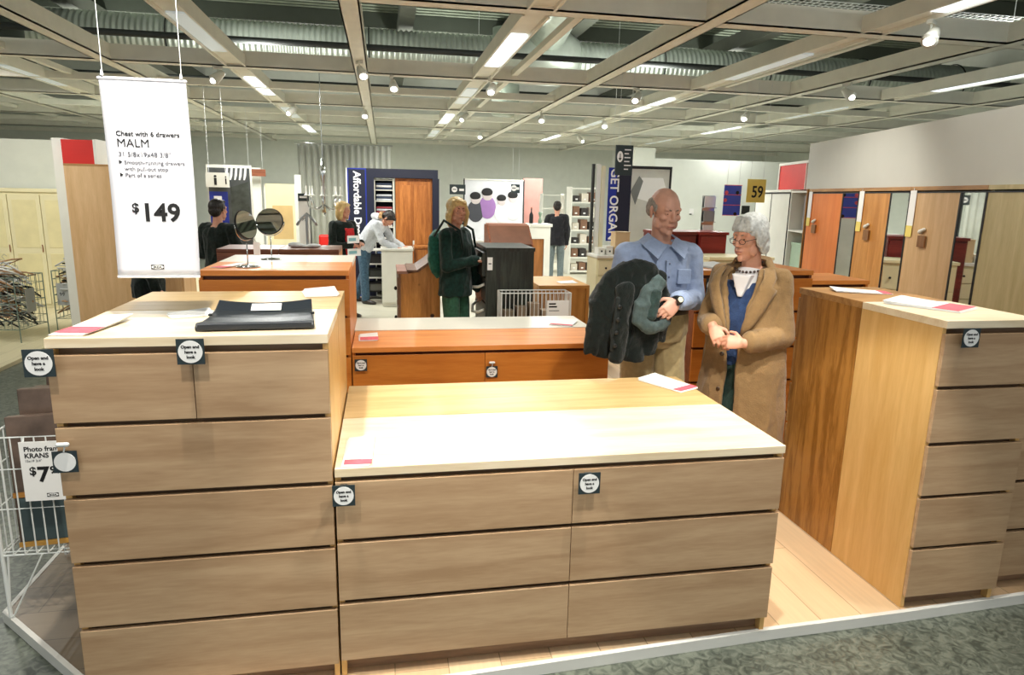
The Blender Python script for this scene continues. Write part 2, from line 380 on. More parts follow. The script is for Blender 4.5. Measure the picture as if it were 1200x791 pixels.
# air ducts
duct_m = plain('galvanised duct', (196, 206, 196), .36, .45, var=.12, vscale=5)
def ribbed(a, b, r, n=32, pitch=.085, amp=.014):
    a, b = Vector(a), Vector(b); L = (b - a).length; t = (b - a) / L; k = int(L / pitch * 4); secs = []
    for i in range(k + 1):
        d = L * i / k; rr = r + amp * math.sin(2 * PI * d / pitch); secs.append((a + t * d, rr, rr))
    return MB().loft(secs, n=n)
d0 = thing('air_duct', 'long silver ribbed air duct running across above the ceiling grid', 'duct', (0, 9.9, 3.93))
ribbed((-12, 0, 0), (2.0, 0, 0), .33).build('duct_run', duct_m, d0, smooth=True)
ribbed((3.5, 0, 0), (13, 0, 0), .33).build('duct_run', duct_m, d0, smooth=True)
MB().loft([((2.0, 0, 0), .34, .34), ((2.05, 0, 0), .37, .37), ((2.3, 0, 0), .37, .37), ((2.5, 0, .04), .44, .44), ((3.3, 0, .04), .44, .44), ((3.45, 0, 0), .36, .36), ((3.5, 0, 0), .34, .34)], n=28).build('tee_joint', duct_m, d0, smooth=True)
MB().tube([(2.9, 0, .3), (2.9, -1.0, .55), (2.9, -3, .6)], .33, 24).build('branch_duct', duct_m, d0, smooth=True)
for x in (-9, -6, -3, 0, 5, 7, 9, 11):
    MB().tube([(x + .37 * 0, .36 * math.cos(a * PI / 12), .36 * math.sin(a * PI / 12)) for a in range(24)], .012, 6, closed=True).build('hanger_ring', track_m, d0)
e0 = thing('air_duct', 'round grey duct dropping straight down behind the lamp nearest the centre', 'duct', (2.5, 11.2, 3.2))
MB().lathe((0, 0, 0), [(.25, -.05), (.26, 0), (.26, 1.5)]).build('duct_run', duct_m, e0, smooth=True)
e1 = thing('air_diffuser', 'dark conical air outlet hanging above the grid on the far left', 'air vent', (-4.6, 8.2, 3.1))
MB().lathe((0, 0, 0), [(.42, 0), (.40, .05), (.26, .35), (.26, .7)]).build('cone', plain('dark zinc', (74, 80, 74), .5, .4), e1, smooth=True)
MB().lathe((0, 0, 0), [(.45, -.02), (.45, .02)]).build('rim', plain('dark zinc rim', (60, 64, 60), .5, .4), e1)
# cable trays
for x0, x1, y, z, lab in ((2.9, 6.6, 4.2, 3.5, 'white wire cable tray above the right of the grid, in front of the duct'), (1.8, 4.6, 10.6, 3.25, 'far white wire cable tray above the middle of the grid')):
    m = MB()
    for k in range(int((x1 - x0) / .07)): m.box(x0 + k * .07, x0 + k * .07 + .006, y - .12, y + .12, z, z + .006)
    for yy in (-.12, -.04, .04, .12): m.box(x0, x1, y + yy, y + yy + .006, z + .006, z + .012)
    for xx in (x0 + .1, x1 - .1): m.tube([(xx, y, z), (xx, y, 4.88)], .004, 6)
    tag(m.build('cable_tray', wire_w), lab, 'cable tray')
# fluorescent fixtures
first = None
pos = {-4.1: 'leftmost', -1.4: 'left of centre', 1.35: 'centre', 4.1: 'right of centre', 6.8: 'rightmost'}
rows = {-1.4: 'nearest row', 1.7: 'second row from the front', 4.75: 'third row from the front', 7.9: 'fourth row from the front', 11.0: 'fifth row from the front', 14.2: 'farthest row'}
for x, y in FIX:
    lab = 'fluorescent strip light in the ceiling grid, %s column, %s' % (pos[x], rows[y])
    if first is None:
        first = thing('ceiling_light', lab, 'ceiling light', (x, y, 3.0), 0, 'fluorescent strip lights')
        MB().box(-.11, .11, -1.45, 1.5, .03, .13).box(-.11, -.09, -1.45, 1.5, -.0, .03).box(.09, .11, -1.45, 1.5, 0, .03).build('housing', beam_m, first)
        B(-.075, .075, -.75, .75, .012, .028).build('diffuser', tube_m, first)
    else: dup(first, (x, y, 3.0), None, lab)
for o in list(COL.objects):
    if o.name.startswith('diffuser') and o.parent and LIT(o.parent.location.x, o.parent.location.y):
        o.data = o.data.copy(); o.data.materials[0] = tube_on
# track spots
sp = None
spots = [(-.04, 5.5, 'just right of the banner on the second beam'), (1.45, 6.2, 'above the blond shopper'), (3.3, 6.30, 'in front of the duct, right of centre'), (5.42, 5.2, 'beside the top of the grey partition'),
         (4.2, 2.6, 'in the top right corner of the view'), (.3, 6.3, 'on the beam over the navy display'), (2.7, 9.0, 'over the white chest of small drawers'), (-1.6, 6.3, 'behind the hanging price banner'),
         (-.1, 9.4, 'over the woman in red'), (1.5, 9.3, 'over the black chest'), (3.9, 9.46, 'over the bald shopper'), (-1.2, 9.4, 'over the table mirrors'), (5.5, 7.6, 'over the white wardrobe'), (2.2, 12.61, 'far back over the family poster'), (4.4, 12.61, 'far back over the open shelving')]
for i, (x, y, l) in enumerate(spots):
    lab = 'white track spotlight ' + l
    if sp is None:
        sp = thing('track_spotlight', lab, 'spotlight', (x, y, 3.0), .4, 'track spotlights')
        MB().box(-.02, .02, -.05, .05, -.03, -.001).build('mount', white_p, sp)
        MB().tube([(0, 0, -.03), (0, 0, -.08), (.02, 0, -.1)], .008, 6).build('arm', white_p, sp)
        MB().loft([((.02, .05, -.06), .03, .03), ((.02, .02, -.09), .042, .042), ((.02, -.05, -.15), .058, .058), ((.02, -.06, -.158), .06, .06)], n=20).build('lamp_head', white_p, sp, smooth=True)
        MB().ell((.02, -.062, -.162), (.04, .03, .03)).build('bulb', bulb_m, sp, smooth=True)
    else: dup(sp, (x, y, 3.0), random.uniform(-1.2, 1.2), lab)

# walls
struct(B(-14, -2.0, 18.2, 18.3, -.04, 4.86).build('wall_back_left', wall_m))
struct(B(-2.0, 14, 18.2, 18.3, -.04, 4.86).build('wall_back', wall_m))
struct(B(-9, -3.1, 8.9, 9.0, -.04, 2.3).build('wall_left', wall_m))

# ---------------------------------------------------------------- chests of drawers
def drawer(m, x0, x1, z0, z1, mat, parent, y=0.0):
    return B(x0, x1, y, y + .018, z0, z1).build('drawer', mat, parent, bevel=.0015)
def chest(label, x, y, w, d, h, rows, ncols, fm_, tm, sm, rm_, group, rz=0, name='chest_of_drawers', sides=None):
    t = thing(name, label, 'chest of drawers', (x, y, .001), rz, group)
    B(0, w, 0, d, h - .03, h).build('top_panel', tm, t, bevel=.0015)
    for s in (0, 1):
        B(0 if not s else w - .018, .018 if not s else w, .019, d, .0, h - .03).build('side_panel', sm, t)
    B(.018, w - .018, d - .02, d - .004, .05, h - .03).build('back_panel', sm, t)
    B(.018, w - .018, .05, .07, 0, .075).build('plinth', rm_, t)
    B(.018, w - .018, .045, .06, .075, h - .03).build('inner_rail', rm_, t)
    for i, (z0, z1) in enumerate(rows):
        n = ncols[i] if isinstance(ncols, (list, tuple)) else ncols
        for k in range(n):
            a = .001 + (w - .002) * k / n + (.001 if k else 0); b = .001 + (w - .002) * (k + 1) / n - (.001 if k < n - 1 else 0)
            drawer(None, a, b, z0, z1, fm_, t)
    return t
R5 = [(.06, .270), (.285, .497), (.512, .722), (.738, .955), (.970, 1.178)]
R3 = [(.07, .285), (.302, .512), (.528, .732)]
g = 'chests of drawers on the front platform'
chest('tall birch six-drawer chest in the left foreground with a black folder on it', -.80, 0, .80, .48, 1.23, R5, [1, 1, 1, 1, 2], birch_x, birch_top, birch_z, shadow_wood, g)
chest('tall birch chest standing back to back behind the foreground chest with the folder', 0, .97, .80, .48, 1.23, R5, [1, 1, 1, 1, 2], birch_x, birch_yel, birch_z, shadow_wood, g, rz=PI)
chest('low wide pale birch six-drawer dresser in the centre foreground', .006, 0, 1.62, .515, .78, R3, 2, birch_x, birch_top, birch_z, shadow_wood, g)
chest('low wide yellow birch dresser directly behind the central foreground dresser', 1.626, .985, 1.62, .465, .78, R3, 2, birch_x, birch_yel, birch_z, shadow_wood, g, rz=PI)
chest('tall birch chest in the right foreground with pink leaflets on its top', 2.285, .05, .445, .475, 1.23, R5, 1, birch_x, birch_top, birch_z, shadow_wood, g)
chest('tall brown oak chest back to back with the right foreground chest', 2.73, 1.005, .445, .475, 1.23, R5, 1, oak_x, oak_x, oak_z, shadow_wood, g, rz=PI)
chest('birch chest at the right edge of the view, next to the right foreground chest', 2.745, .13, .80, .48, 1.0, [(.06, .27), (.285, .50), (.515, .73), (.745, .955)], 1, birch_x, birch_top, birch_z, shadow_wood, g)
g = 'chests of drawers in the second row'
chest('low wide orange cherry dresser in the middle, price tags on its front', -.015, 1.79, 1.56, .50, .78, R3, 2, cherry_x, cherry_top, cherry_z, shadow_cherry, g)
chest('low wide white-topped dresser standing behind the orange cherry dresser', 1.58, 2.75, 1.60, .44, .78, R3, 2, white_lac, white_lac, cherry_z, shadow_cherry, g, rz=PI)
chest('tall orange cherry chest with a round mirror on it, behind the folder', -.82, 1.79, .80, .48, 1.23, R5, 1, cherry_x, cherry_top, cherry_z, shadow_cherry, g)
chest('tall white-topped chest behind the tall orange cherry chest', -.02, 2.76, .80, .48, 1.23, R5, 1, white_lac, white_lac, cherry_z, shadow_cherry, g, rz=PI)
chest('tall orange cherry chest between the bald man and the woman in camel coat', 2.10, 1.79, .80, .48, 1.23, R5, 1, cherry_x, cherry_top, brown_x, shadow_cherry, g)
chest('orange cherry chest just right of the woman in camel coat', 2.925, 2.3, .80, .48, 1.10, [(.06, .3), (.315, .56), (.575, .81), (.825, 1.045)], 1, cherry_x, cherry_top, cherry_z, shadow_cherry, g)
g = 'chests of drawers in the third row'
chest('dark brown chest behind the tall mirrors, nearer the man in black', -1.13, 3.6, .47, .48, 1.20, R5, 1, brown_x, brown_x, cherry_z, shadow_cherry, g)
chest('dark brown chest behind the tall mirrors, nearer the woman in red', -.655, 3.6, .47, .48, 1.20, R5, 1, brown_x, brown_x, cherry_z, shadow_cherry, g)

# ---------------------------------------------------------------- tags and leaflets
def look_tag(label, x, y, z, s, clip=False, rz=0, blank=False):
    off = .024 if not clip else .006
    t = thing('hanging_tag', label, 'tag', (x, y - off, z), rz, 'round print tags clipped to drawers')
    h = s / 2
    B(-.012, .012, -.001, off - .001, h * .80, h * .84).build('hook', steel, t)
    B(-h, h, -.003, 0, -h, h).build('card', teal_c, t)
    n = 28; MB().prism([(h * .88 * math.cos(2 * PI * k / n), h * .88 * math.sin(2 * PI * k / n)) for k in range(n)], 'y', -.0042, -.003).build('disc', paper, t)
    if not blank:
        for i, l in enumerate(('Open and', 'have a', 'look')):
            text('lettering', l, s * .165, (0, -.0044, s * (.14 - .2 * i)), FRONT, ink, t, .0003, 'CENTER', .0006)
    if clip:
        MB().tube([(0, -.004, h * .95), (.004, -.005, h * 1.3), (0, -.002, h * 1.6)], .0025, 6).build('string', wire_w, t)
        MB().cap((-.012, -.006, h * 1.65), (.012, -.006, h * 1.65), .007, .007).build('clip', wire_w, t, smooth=True)
    return t
look_tag('round tag on the top left corner of the chest with the folder', -.805, -.004, 1.165, .082)
look_tag('round tag below the black folder at the middle of the chest', -.395, -.004, 1.19, .078)
look_tag('blank tag clipped to the left edge of the second drawer', -.775, -.006, .855, .068, True, blank=True)
look_tag('round tag at the left end of the pale birch dresser', .035, -.004, .70, .072)
look_tag('round tag at the middle of the pale birch dresser', .865, -.004, .692, .078)
look_tag('round tag at the left end of the orange cherry dresser', .035, 1.786, .685, .07)
look_tag('round tag clipped at the middle of the orange cherry dresser', .805, 1.782, .62, .07, True)
look_tag('round tag on the top drawer of the right foreground chest', 2.37, .046, 1.17, .075)
look_tag('round tag on the orange chest behind the woman in camel coat', 2.19, 1.786, 1.14, .09)
def leaflet(label, x, y, z, w, l, rz, pages=3, red=.25):
    t = thing('leaflet', label, 'leaflet', (x, y, z + .0005), rz, 'leaflets lying on the chests')
    for k in range(pages):
        m = MB(); n = 6; a = k * .04
        rows = [[(-w / 2 + w * i / n + a * .1, -l / 2 + l * j / n + a * .1, k * .0022 + .012 * (j / n) ** 2 * (k + 1) / pages * (.4 + .6 * i / n)) for i in range(n + 1)] for j in range(n + 1)]
        up_ = [[(p[0], p[1], p[2] + .0015) for p in r] for r in rows]
        m.solid_grid(rows, up_)
        if k == pages - 1:
            band = len(m.f)
            m.mi = []
            for f in m.f:
                cy = sum(m.v[q][1] for q in f) / len(f); m.mi.append(1 if cy < -l / 2 + l * red + .002 else 0)
        m.build('page', [paper, pink_pr], t)
    return t
leaflet('stack of leaflets with a pink end on the pale dresser, left front', .075, .13, .782, .09, .24, -.03)
leaflet('leaflets with a pink end on the far right corner of the birch dresser', 1.52, .84, .782, .13, .26, .5)
leaflet('pink-ended leaflet at the left front of the orange dresser', .07, 2.05, .782, .11, .16, .05, red=.5)
leaflet('leaflet on the white-topped dresser, far right end beside the jacket', 1.42, 2.45, .782, .16, .2, -.5)
leaflet('leaflets with a pink edge on the right foreground chest', 2.50, .38, 1.232, .20, .30, .5, 4, .35)
leaflet('leaflet lying across the top of the brown oak chest', 2.50, .82, 1.232, .11, .26, 1.2, 2, .1)
leaflet('leaflets with a pink end on the left edge of the chest with the folder', -.735, .16, 1.232, .10, .26, -.15, 4, .35)
leaflet('blue-grey leaflet lying flat behind the banner shadow', -.49, .36, 1.232, .14, .08, .5, 2, .0)
leaflet('curled white leaflet on the birch chest behind the folder', -.10, .86, 1.232, .13, .16, .2, 4, .0)
leaflet('pale leaflet on the left front of the tall orange chest', -.70, 2.0, 1.232, .08, .22, -.5, 2, .3)
leaflet('white leaflets on the chest between the bald man and the woman', 2.32, 2.0, 1.232, .22, .26, .3, 4, .0)

# folder
t = thing('ring_folder', 'black vinyl folder lying on the left foreground chest', 'folder', (-.225, .07, 1.233), .05)
prof = [(0, .002), (0, .016), (.02, .022), (.12, .012), (.24, .014), (.34, .036), (.345, .026), (.24, .003), (.12, .002)]
m = MB()
lo = []; hi = []
for i in range(13):
    u = -.178 + .356 * i / 12; sh = .0 + .03 * (0.5 - abs(i / 12 - .5)) * -1
    a = []; b = []
    for v, z in ((0, .014), (.015, .024), (.08, .014), (.16, .011), (.25, .018), (.315, .040)):
        zz = z + .012 * abs(u / .178) ** 2 * (v / .315); xx = u * (1 - .12 * (v / .315)); b.append((xx, v, zz)); a.append((xx, v, max(.0005, zz - .014)))
    lo.append(a); hi.append(b)
m.solid_grid(lo, hi); m.build('cover', vinyl, t, smooth=False, bevel=.003)
m = MB(); m.prism([(.248, .0212), (.296, .0370), (.296, .0382), (.248, .0222)], 'x', -.045, .055); m.build('title_label', paper, t, label='pale paper title label')
m = MB(); m.box(-.17, .17, -.004, 0, .004, .022); m.build('spine', vinyl, t, bevel=.002)
for x in (-.165, .16): MB().box(x, x + .012, .15, .17, .022, .028).build('snap', black_p, t)

# ---------------------------------------------------------------- hanging banner
t = thing('price_banner', 'white hanging price banner with black lettering above the left chest', 'banner', (-.69, .3, 2.005), 0)
m = MB(); W_, H_ = .255, .63; nx, nz = 12, 24; a = []; b = []
for j in range(nz + 1):
    ra = []; rb = []
    for i in range(nx + 1):
        u, v = i / nx, j / nz; yy = .0004 * math.sin(u * 5 + v * 3) * v; xx = u * W_ + .004 * math.sin(v * 3)
        ra.append((xx, yy, -v * H_)); rb.append((xx, yy - .0015, -v * H_))
    a.append(ra); b.append(rb)
m.solid_grid(a, b); m.build('cloth', banner_m, t, smooth=True)
MB().tube([(-.004, -.001, -.006), (W_ + .004, -.001, -.006)], .004, 8).build('top_rail', plain('rail', (200, 200, 205), .4), t)
MB().tube([(0, -.001, -H_), (W_, -.001, -H_)], .004, 8).build('bottom_rail', paper, t)
for x in (.012, W_ - .012):
    MB().tube([(x, 0, 0), (x, 0, 1.0)], .0012, 6).build('string', wire_w, t)
    MB().cap((x, -.004, .004), (x, -.004, .016), .005, .003).build('clip', wire_w, t)
yb = -.0027
text('lettering', 'Chest with 6 drawers', .0215, (.035, yb, -.178), FRONT, ink, t, .0003, bold=.0004)
text('lettering', 'MALM', .036, (.035, yb, -.212), FRONT, ink, t, .0003)
text('lettering', '31 5/8x19x48 3/8"', .021, (.037, yb, -.242), FRONT, ink_g, t, .0003)
text('lettering', 'Smooth-running drawers', .018, (.052, yb, -.266), FRONT, ink_g, t, .0003)
text('lettering', 'with pull-out stop', .018, (.052, yb, -.286), FRONT, ink_g, t, .0003)
text('lettering', 'Part of a series', .018, (.052, yb, -.306), FRONT, ink_g, t, .0003)
for z in (-.260, -.300): MB().prism([(.037, z + .007), (.037, z - .005), (.047, z + .001)], 'y', yb - .0005, yb).build('bullet', ink, t)
text('lettering', '$', .042, (.062, yb, -.418), FRONT, ink, t, .0003, bold=.001)
text('lettering', '149', .080, (.088, yb, -.445), FRONT, ink, t, .0003, bold=.0022, spacing=1.02)
def store_logo(parent, x, y, z, w):
    h = w * .38
    B(x - w / 2, x + w / 2, y - .0004, y, z - h / 2, z + h / 2).build('logo_plate', ink, parent)
    MB().prism([(x + w * .47 * math.cos(2 * PI * k / 24), z + h * .44 * math.sin(2 * PI * k / 24)) for k in range(24)], 'y', y - .0008, y - .0004).build('logo_oval', paper, parent)
    text('lettering', 'IKEA', h * .78, (x, y - .001, z - h * .27), FRONT, ink, parent, .0002, 'CENTER', h * .02, sx=1.05)
store_logo(t, .125, yb, -.597, .04)

# ---------------------------------------------------------------- wire poster basket, bottom left
t = thing('wire_basket', 'white wire poster basket standing left of the foreground chest', 'wire basket', (-1.08, .78, 0.004), 0)
bx, by = .20, .24
def ring(z, r=.004): return MB().tube([(-bx, -by, z), (bx, -by, z), (bx, by, z), (-bx, by, z)], r, 6, closed=True)
for z in (.27, .285, .46, .62, .745): ring(z, .0045 if z in (.745, .27) else .003).build('rim', wire_w, t)
for sx_, sy_ in ((-1, -1), (1, -1), (1, 1), (-1, 1)):
    MB().tube([(sx_ * bx, sy_ * by, .745), (sx_ * bx, sy_ * by, .27), (sx_ * bx * 1.0, sy_ * by, .01)], .007, 8).build('post', wire_w, t)
    MB().tube([(sx_ * (bx - .14), sy_ * by, .27), (sx_ * (bx - .02), sy_ * by, .03), (sx_ * (bx - .01), sy_ * by, .012), (sx_ * bx, sy_ * by, .03), (sx_ * (bx - .02), sy_ * by, .27)], .004, 6).build('leg_bracket', wire_w, t)
m = MB()
for k in range(1, 10):
    x = -bx + 2 * bx * k / 10
    m.tube([(x, -by, .745), (x, -by, .27)], .0028, 6); m.tube([(x, by, .745), (x, by, .27)], .0028, 6); m.tube([(x, -by, .272), (x, by, .272)], .0028, 6)
for k in range(1, 12):
    y = -by + 2 * by * k / 12
    m.tube([(-bx, y, .745), (-bx, y, .27)], .0028, 6); m.tube([(bx, y, .745), (bx, y, .27)], .0028, 6)
m.build('wire_grid', wire_w, t)
card_br = plain('brown photo print', (92, 76, 66), .35, var=.5, vscale=9)
frame_gold = wood('gilt frame', (150, 100, 40), (200, 150, 70), 'x')
slate = plain('slate board', (66, 82, 84), .5, var=.1)
fl = ['nearest the front', 'second from the front', 'third from the front', 'at the back']
for k in range(4):
    y = .60 + k * .1; tl = .10
    f = thing('picture_frame', 'boxed picture frame in the white wire basket, ' + fl[k], 'picture frame', (-1.08, y, .283), 0, 'boxed frames in the wire basket')
    hh = .52 + .05 * (k % 2) + .03 * k
    pn = MB().box(-.165, .165, 0, .035, 0, hh).build('print', card_br, f, bevel=.004); 
    MB().box(-.165, .165, -.006, 0, .0, .02).box(-.165, .165, -.006, 0, .20, .22).build('gilt_edge', frame_gold, f)
    MB().box(-.15, .15, -.003, 0, .022, .198).build('slate_panel', slate, f)
    f.rotation_euler = (-.10 + .03 * k, .03 * (k - 1.5), .02 * k)
t2 = thing('price_sign', 'white $7.99 price sign on the front of the wire poster basket', 'price sign', (-1.10, .528, .50), 0)
B(-.065, .085, -.006, -.003, 0, .235).build('card', paper, t2, loc=(0, 0, 0))
MB().tube([(-.05, 0, .235), (-.05, .004, .25)], .003, 6).build('hook', wire_w, t2)
text('lettering', 'Photo frame', .026, (-.05, -.0066, .198), FRONT, ink, t2, .0003, bold=.0006)
text('lettering', 'KRANS', .026, (-.05, -.0066, .172), FRONT, ink, t2, .0003, bold=.0006)
text('lettering', '15x19 3/4"', .013, (-.05, -.0066, .156), FRONT, ink_g, t2, .0003)
text('lettering', '$', .045, (-.04, -.0066, .105), FRONT, ink, t2, .0003, bold=.001)
text('lettering', '7', .082, (-.014, -.0066, .078), FRONT, ink, t2, .0003, bold=.0025)
text('lettering', '99', .04, (.030, -.0066, .108), FRONT, ink, t2, .0003, bold=.0012)
store_logo(t2, .03, -.0066, .022, .04)

# ---------------------------------------------------------------- cosmetic mirrors
def table_mirror(label, x, y, tilt, rz, z=1.232, h=.145, r=.085):
    t = thing('table_mirror', label, 'mirror', (x, y, z), rz, 'round table mirrors')
    MB().lathe((0, 0, 0), [(.068, 0), (.068, .006), (.02, .012), (.005, .016)]).build('base', chrome, t, smooth=True)
    MB().tube([(0, 0, .01), (0, 0, h)], .0035, 8).build('stem', chrome, t, smooth=True)
    g_ = MB().tube([((r + .004) * math.cos(PI + PI * k / 12), 0, h + r + .01 + (r + .004) * math.sin(PI + PI * k / 12)) for k in range(13)], .003, 6).build('yoke', chrome, t, smooth=True)
    d = MB().lathe((0, 0, 0), [(r - .006, -.006), (r, -.003), (r, .003), (r - .004, .005)], n=36).build('rim', black_p, t, smooth=False, loc=(0, 0, h + r + .01)); d.rotation_euler = (PI / 2 + tilt, 0, 0)
    q = MB().lathe((0, 0, 0), [(r - .006, .005), (r - .006, .0065)], n=36).build('glass', mirror_m, t, loc=(0, 0, h + r + .01)); q.rotation_euler = (PI / 2 + tilt, 0, 0)
    return t
table_mirror('round table mirror turned sideways at the front of the tall orange chest', -.59, 1.96, -.25, 1.05)
table_mirror('round table mirror facing forward on the white-topped chest behind', -.53, 2.42, -.3, -.1)
t = thing('paper_tag', 'white paper tag hanging from the sideways table mirror', 'tag', (-.535, 1.95, 1.30), .2)
B(-.018, .018, -.001, 0, 0, .075).build('card', paper, t)
MB().tube([(0, 0, .075), (-.02, 0, .10)], .001, 5).build('string', ink_g, t)
m = MB().lathe((0, 0, 0), [(.01, 0), (.045, .0), (.04, .004), (.01, .005)]); m.build('bowl', chrome, None)
bpy.data.objects.remove(bpy.data.objects['bowl'])

# ---------------------------------------------------------------- wardrobe run on the right
AX, AY, UX, UY = 4.2, 1.85, .2099, .9777
TH = -math.pi / 2 - math.atan2(UX, UY)
def along(s, off=0.0): return (AX + UX * s + UY * off, AY + UY * s - UX * off)
HW = 1.80
def wardrobe(label, s0, s1, doors, body, name='wardrobe', h=HW, top=None, d=.58):
    """s1 is the far end; local x runs from the far end towards the camera; doors: (x0, x1, material, handle)"""
    x, y = along(s1); L = s1 - s0; t = thing(name, label, 'wardrobe', (x, y, -.028), TH, 'wardrobes in the right-hand run')
    hh = h + .028
    B(0, .018, .03, d, 0, hh - .03).build('side_panel', body, t); B(L - .018, L, .03, d, 0, hh - .03).build('side_panel', body, t)
    B(0, L, 0, d, hh - .03, hh).build('top_panel', top or body, t); B(.018, L - .018, d - .02, d - .005, .02, hh - .03).build('back_panel', body, t)
    B(.018, L - .018, .05, d - .02, .0, .06).build('plinth', body, t)
    for x0, x1, m_, kind in doors:
        B(x0 + .008, x1 - .008, -.0, .016, .03, hh - .04).build('mirror_door' if kind == 'mirror' else 'door', mirror_m if kind == 'mirror' else m_, t)
        MB().box(x0, x0 + .008, -.004, .02, .03, hh - .04).box(x1 - .008, x1, -.004, .02, .03, hh - .04).box(x0 + .008, x1 - .008, -.004, .02, hh - .05, hh - .04).box(x0 + .008, x1 - .008, -.004, .02, .03, .04).build('door_frame', black_p, t)
    return t
pale_ol = wood('pale olive veneer', (176, 160, 112), (200, 184, 138), 'z', figure=.8)
birch_d = wood('birch door veneer', (200, 160, 112), (220, 184, 138), 'z', figure=.8)
cherry_d = wood('cherry door veneer', (212, 112, 40), (230, 136, 62), 'z', figure=.7)
oak_d = wood('oak door veneer', (184, 122, 54), (208, 148, 78), 'z', figure=1.1, scale=1.4)
wardrobe('pale olive wardrobe at the right edge, nearest of the run', -1.2, .035, [(0, .62, pale_ol, ''), (.62, 1.235, pale_ol, '')], pale_ol)
wardrobe('birch wardrobe with a narrow mirror door, between the olive and the oak one', .04, .985, [(0, .665, birch_d, ''), (.665, .945, None, 'mirror')], oak_z, top=oak_x)
wardrobe('oak wardrobe with a narrow mirror door in the right-hand run', .99, 1.865, [(0, .575, oak_d, ''), (.575, .875, None, 'mirror')], oak_z, top=oak_x)
wardrobe('orange cherry wardrobe with a mirror door in the right-hand run', 1.87, 3.05, [(0, .85, cherry_d, ''), (.85, 1.18, None, 'mirror')], oak_z, top=oak_x)
wardrobe('white wardrobe directly behind the woman in camel coat', 3.60, 4.85, [(0, .62, white_p, ''), (.62, 1.25, white_p, '')], white_p)
# narrow open bookcase with display
x, y = along(3.58); t = thing('bookcase', 'narrow white open bookcase between white and orange wardrobes', 'bookcase', (x, y, -.028), TH)
B(0, .02, 0, .4, 0, 1.83).build('side_panel', white_p, t); B(.46, .48, 0, .4, 0, 1.83).build('side_panel', oak_z, t, label='oak side panel')
B(.02, .46, .38, .39, 0, 1.83).build('back_panel', wall_m, t)
for z in (.06, .50, .92, 1.36, 1.81): B(.02, .46, 0, .38, z - .02, z).build('shelf', white_p, t)
for z, c_, l in ((.062, brown_x, 'brown storage box on the lowest shelf of the narrow bookcase'), (.502, brown_x, 'brown storage box on the second shelf of the narrow bookcase'), (.922, plain('pale green', (170, 196, 170), .5), 'pale green storage box in the narrow bookcase')):
    xx, yy = along(3.58 - .24, .2); q = thing('storage_box', l, 'box', (xx, yy, z - .028), TH, 'boxes in the narrow bookcase')
    MB().box(-.18, .18, -.16, .16, 0, .26).build('body', c_, q, bevel=.004); MB().box(-.185, .185, -.165, .165, .26, .29).build('lid', c_, q, bevel=.003)
xx, yy = along(3.58 - .24, .12); q = thing('poster_board', 'small grey poster with black marks in the narrow bookcase', 'poster', (xx, yy, 1.334), TH)
B(-.13, .13, 0, .006, 0, .40).build('board', plain('grey print', (176, 178, 186), .6), q)
for k, z in enumerate((.10, .21, .36)): MB().prism([(-.05, z), (.0, z - .02), (.05, z + .01), (.03, z + .03), (-.03, z + .02)], 'y', -.001, 0).build('print_mark', ink, q)
# grey partition
def struct_box(name, s0, s1, off0, off1, z0, z1, m_):
    x, y = along(s1); o = B(0, s1 - s0, off0, off1, z0, z1).build(name, m_); o.location = (x, y, 0); o.rotation_euler = (0, 0, TH); return struct(o)
struct_box('wall_right', -1.6, 3.24, .03, .60, HW + .001, 2.30, wall_g)
struct_box('wall_right_rear', -3.6, 3.24, .62, .70, -.04, 2.30, wall_g)
struct(B(-13.1, -13.0, -6, 18.2, -.04, 4.86).build('wall_left_far', wall_m))
struct(B(12.0, 12.1, -6, 18.2, -.04, 4.86).build('wall_right_far', wall_m))
# tags on the wardrobe doors
tg = None
for s, z, l in ((2.98, 1.50, 'cherry'), (1.80, 1.50, 'oak'), (.93, 1.50, 'birch')):
    xx, yy = along(s, -.006)
    lab = 'long white and yellow price tag on the %s wardrobe door' % l
    if tg is None:
        tg = thing('door_price_tag', lab, 'tag', (xx, yy, z), TH, 'price tags on the wardrobe doors')
        B(-.045, .045, -.002, 0, -.02, .27).build('card', paper, tg); B(-.045, .045, -.0035, -.002, -.10, -.01).build('yellow_strip', yel_p, tg); MB().tube([(0, -.001, .27), (0, 0, .29)], .002, 5).build('hook', wire_w, tg)
    else: dup(tg, (xx, yy, z), TH, lab)
tg = None
for s, z, l, mm in ((2.80, 1.38, 'cherry', cherry_d), (1.62, 1.38, 'oak', oak_d), (.72, 1.38, 'birch', birch_d)):
    xx, yy = along(s, -.006)
    q = thing('veneer_sample', 'small brown veneer sample hanging on the %s wardrobe door' % l, 'sample', (xx, yy, z), TH, 'veneer samples on the wardrobe doors')
    B(-.05, .05, -.012, 0, -.05, .04).build('swatch', wood('sample ' + l, (120, 78, 40), (150, 104, 60), 'z'), q)
    MB().cap((-.03, -.008, .07), (.02, -.008, .09), .018, .012).build('suction_cup', white_p, q, smooth=True)

# red box sign with white frame above the white wardrobe
x, y = along(4.3, .1); t = thing('light_box', 'red box sign with white frame above the white wardrobe', 'sign', (x, y, HW + .002), TH)
B(0, 1.02, 0, .2, 0, .30).build('panel', red_p, t)
MB().box(-.03, 0, -.01, .21, 0, .33).box(1.02, 1.05, -.01, .21, 0, .33).box(0, 1.02, -.01, .21, .30, .33).box(.86, .875, -.01, 0, 0, .30).build('frame', white_p, t)

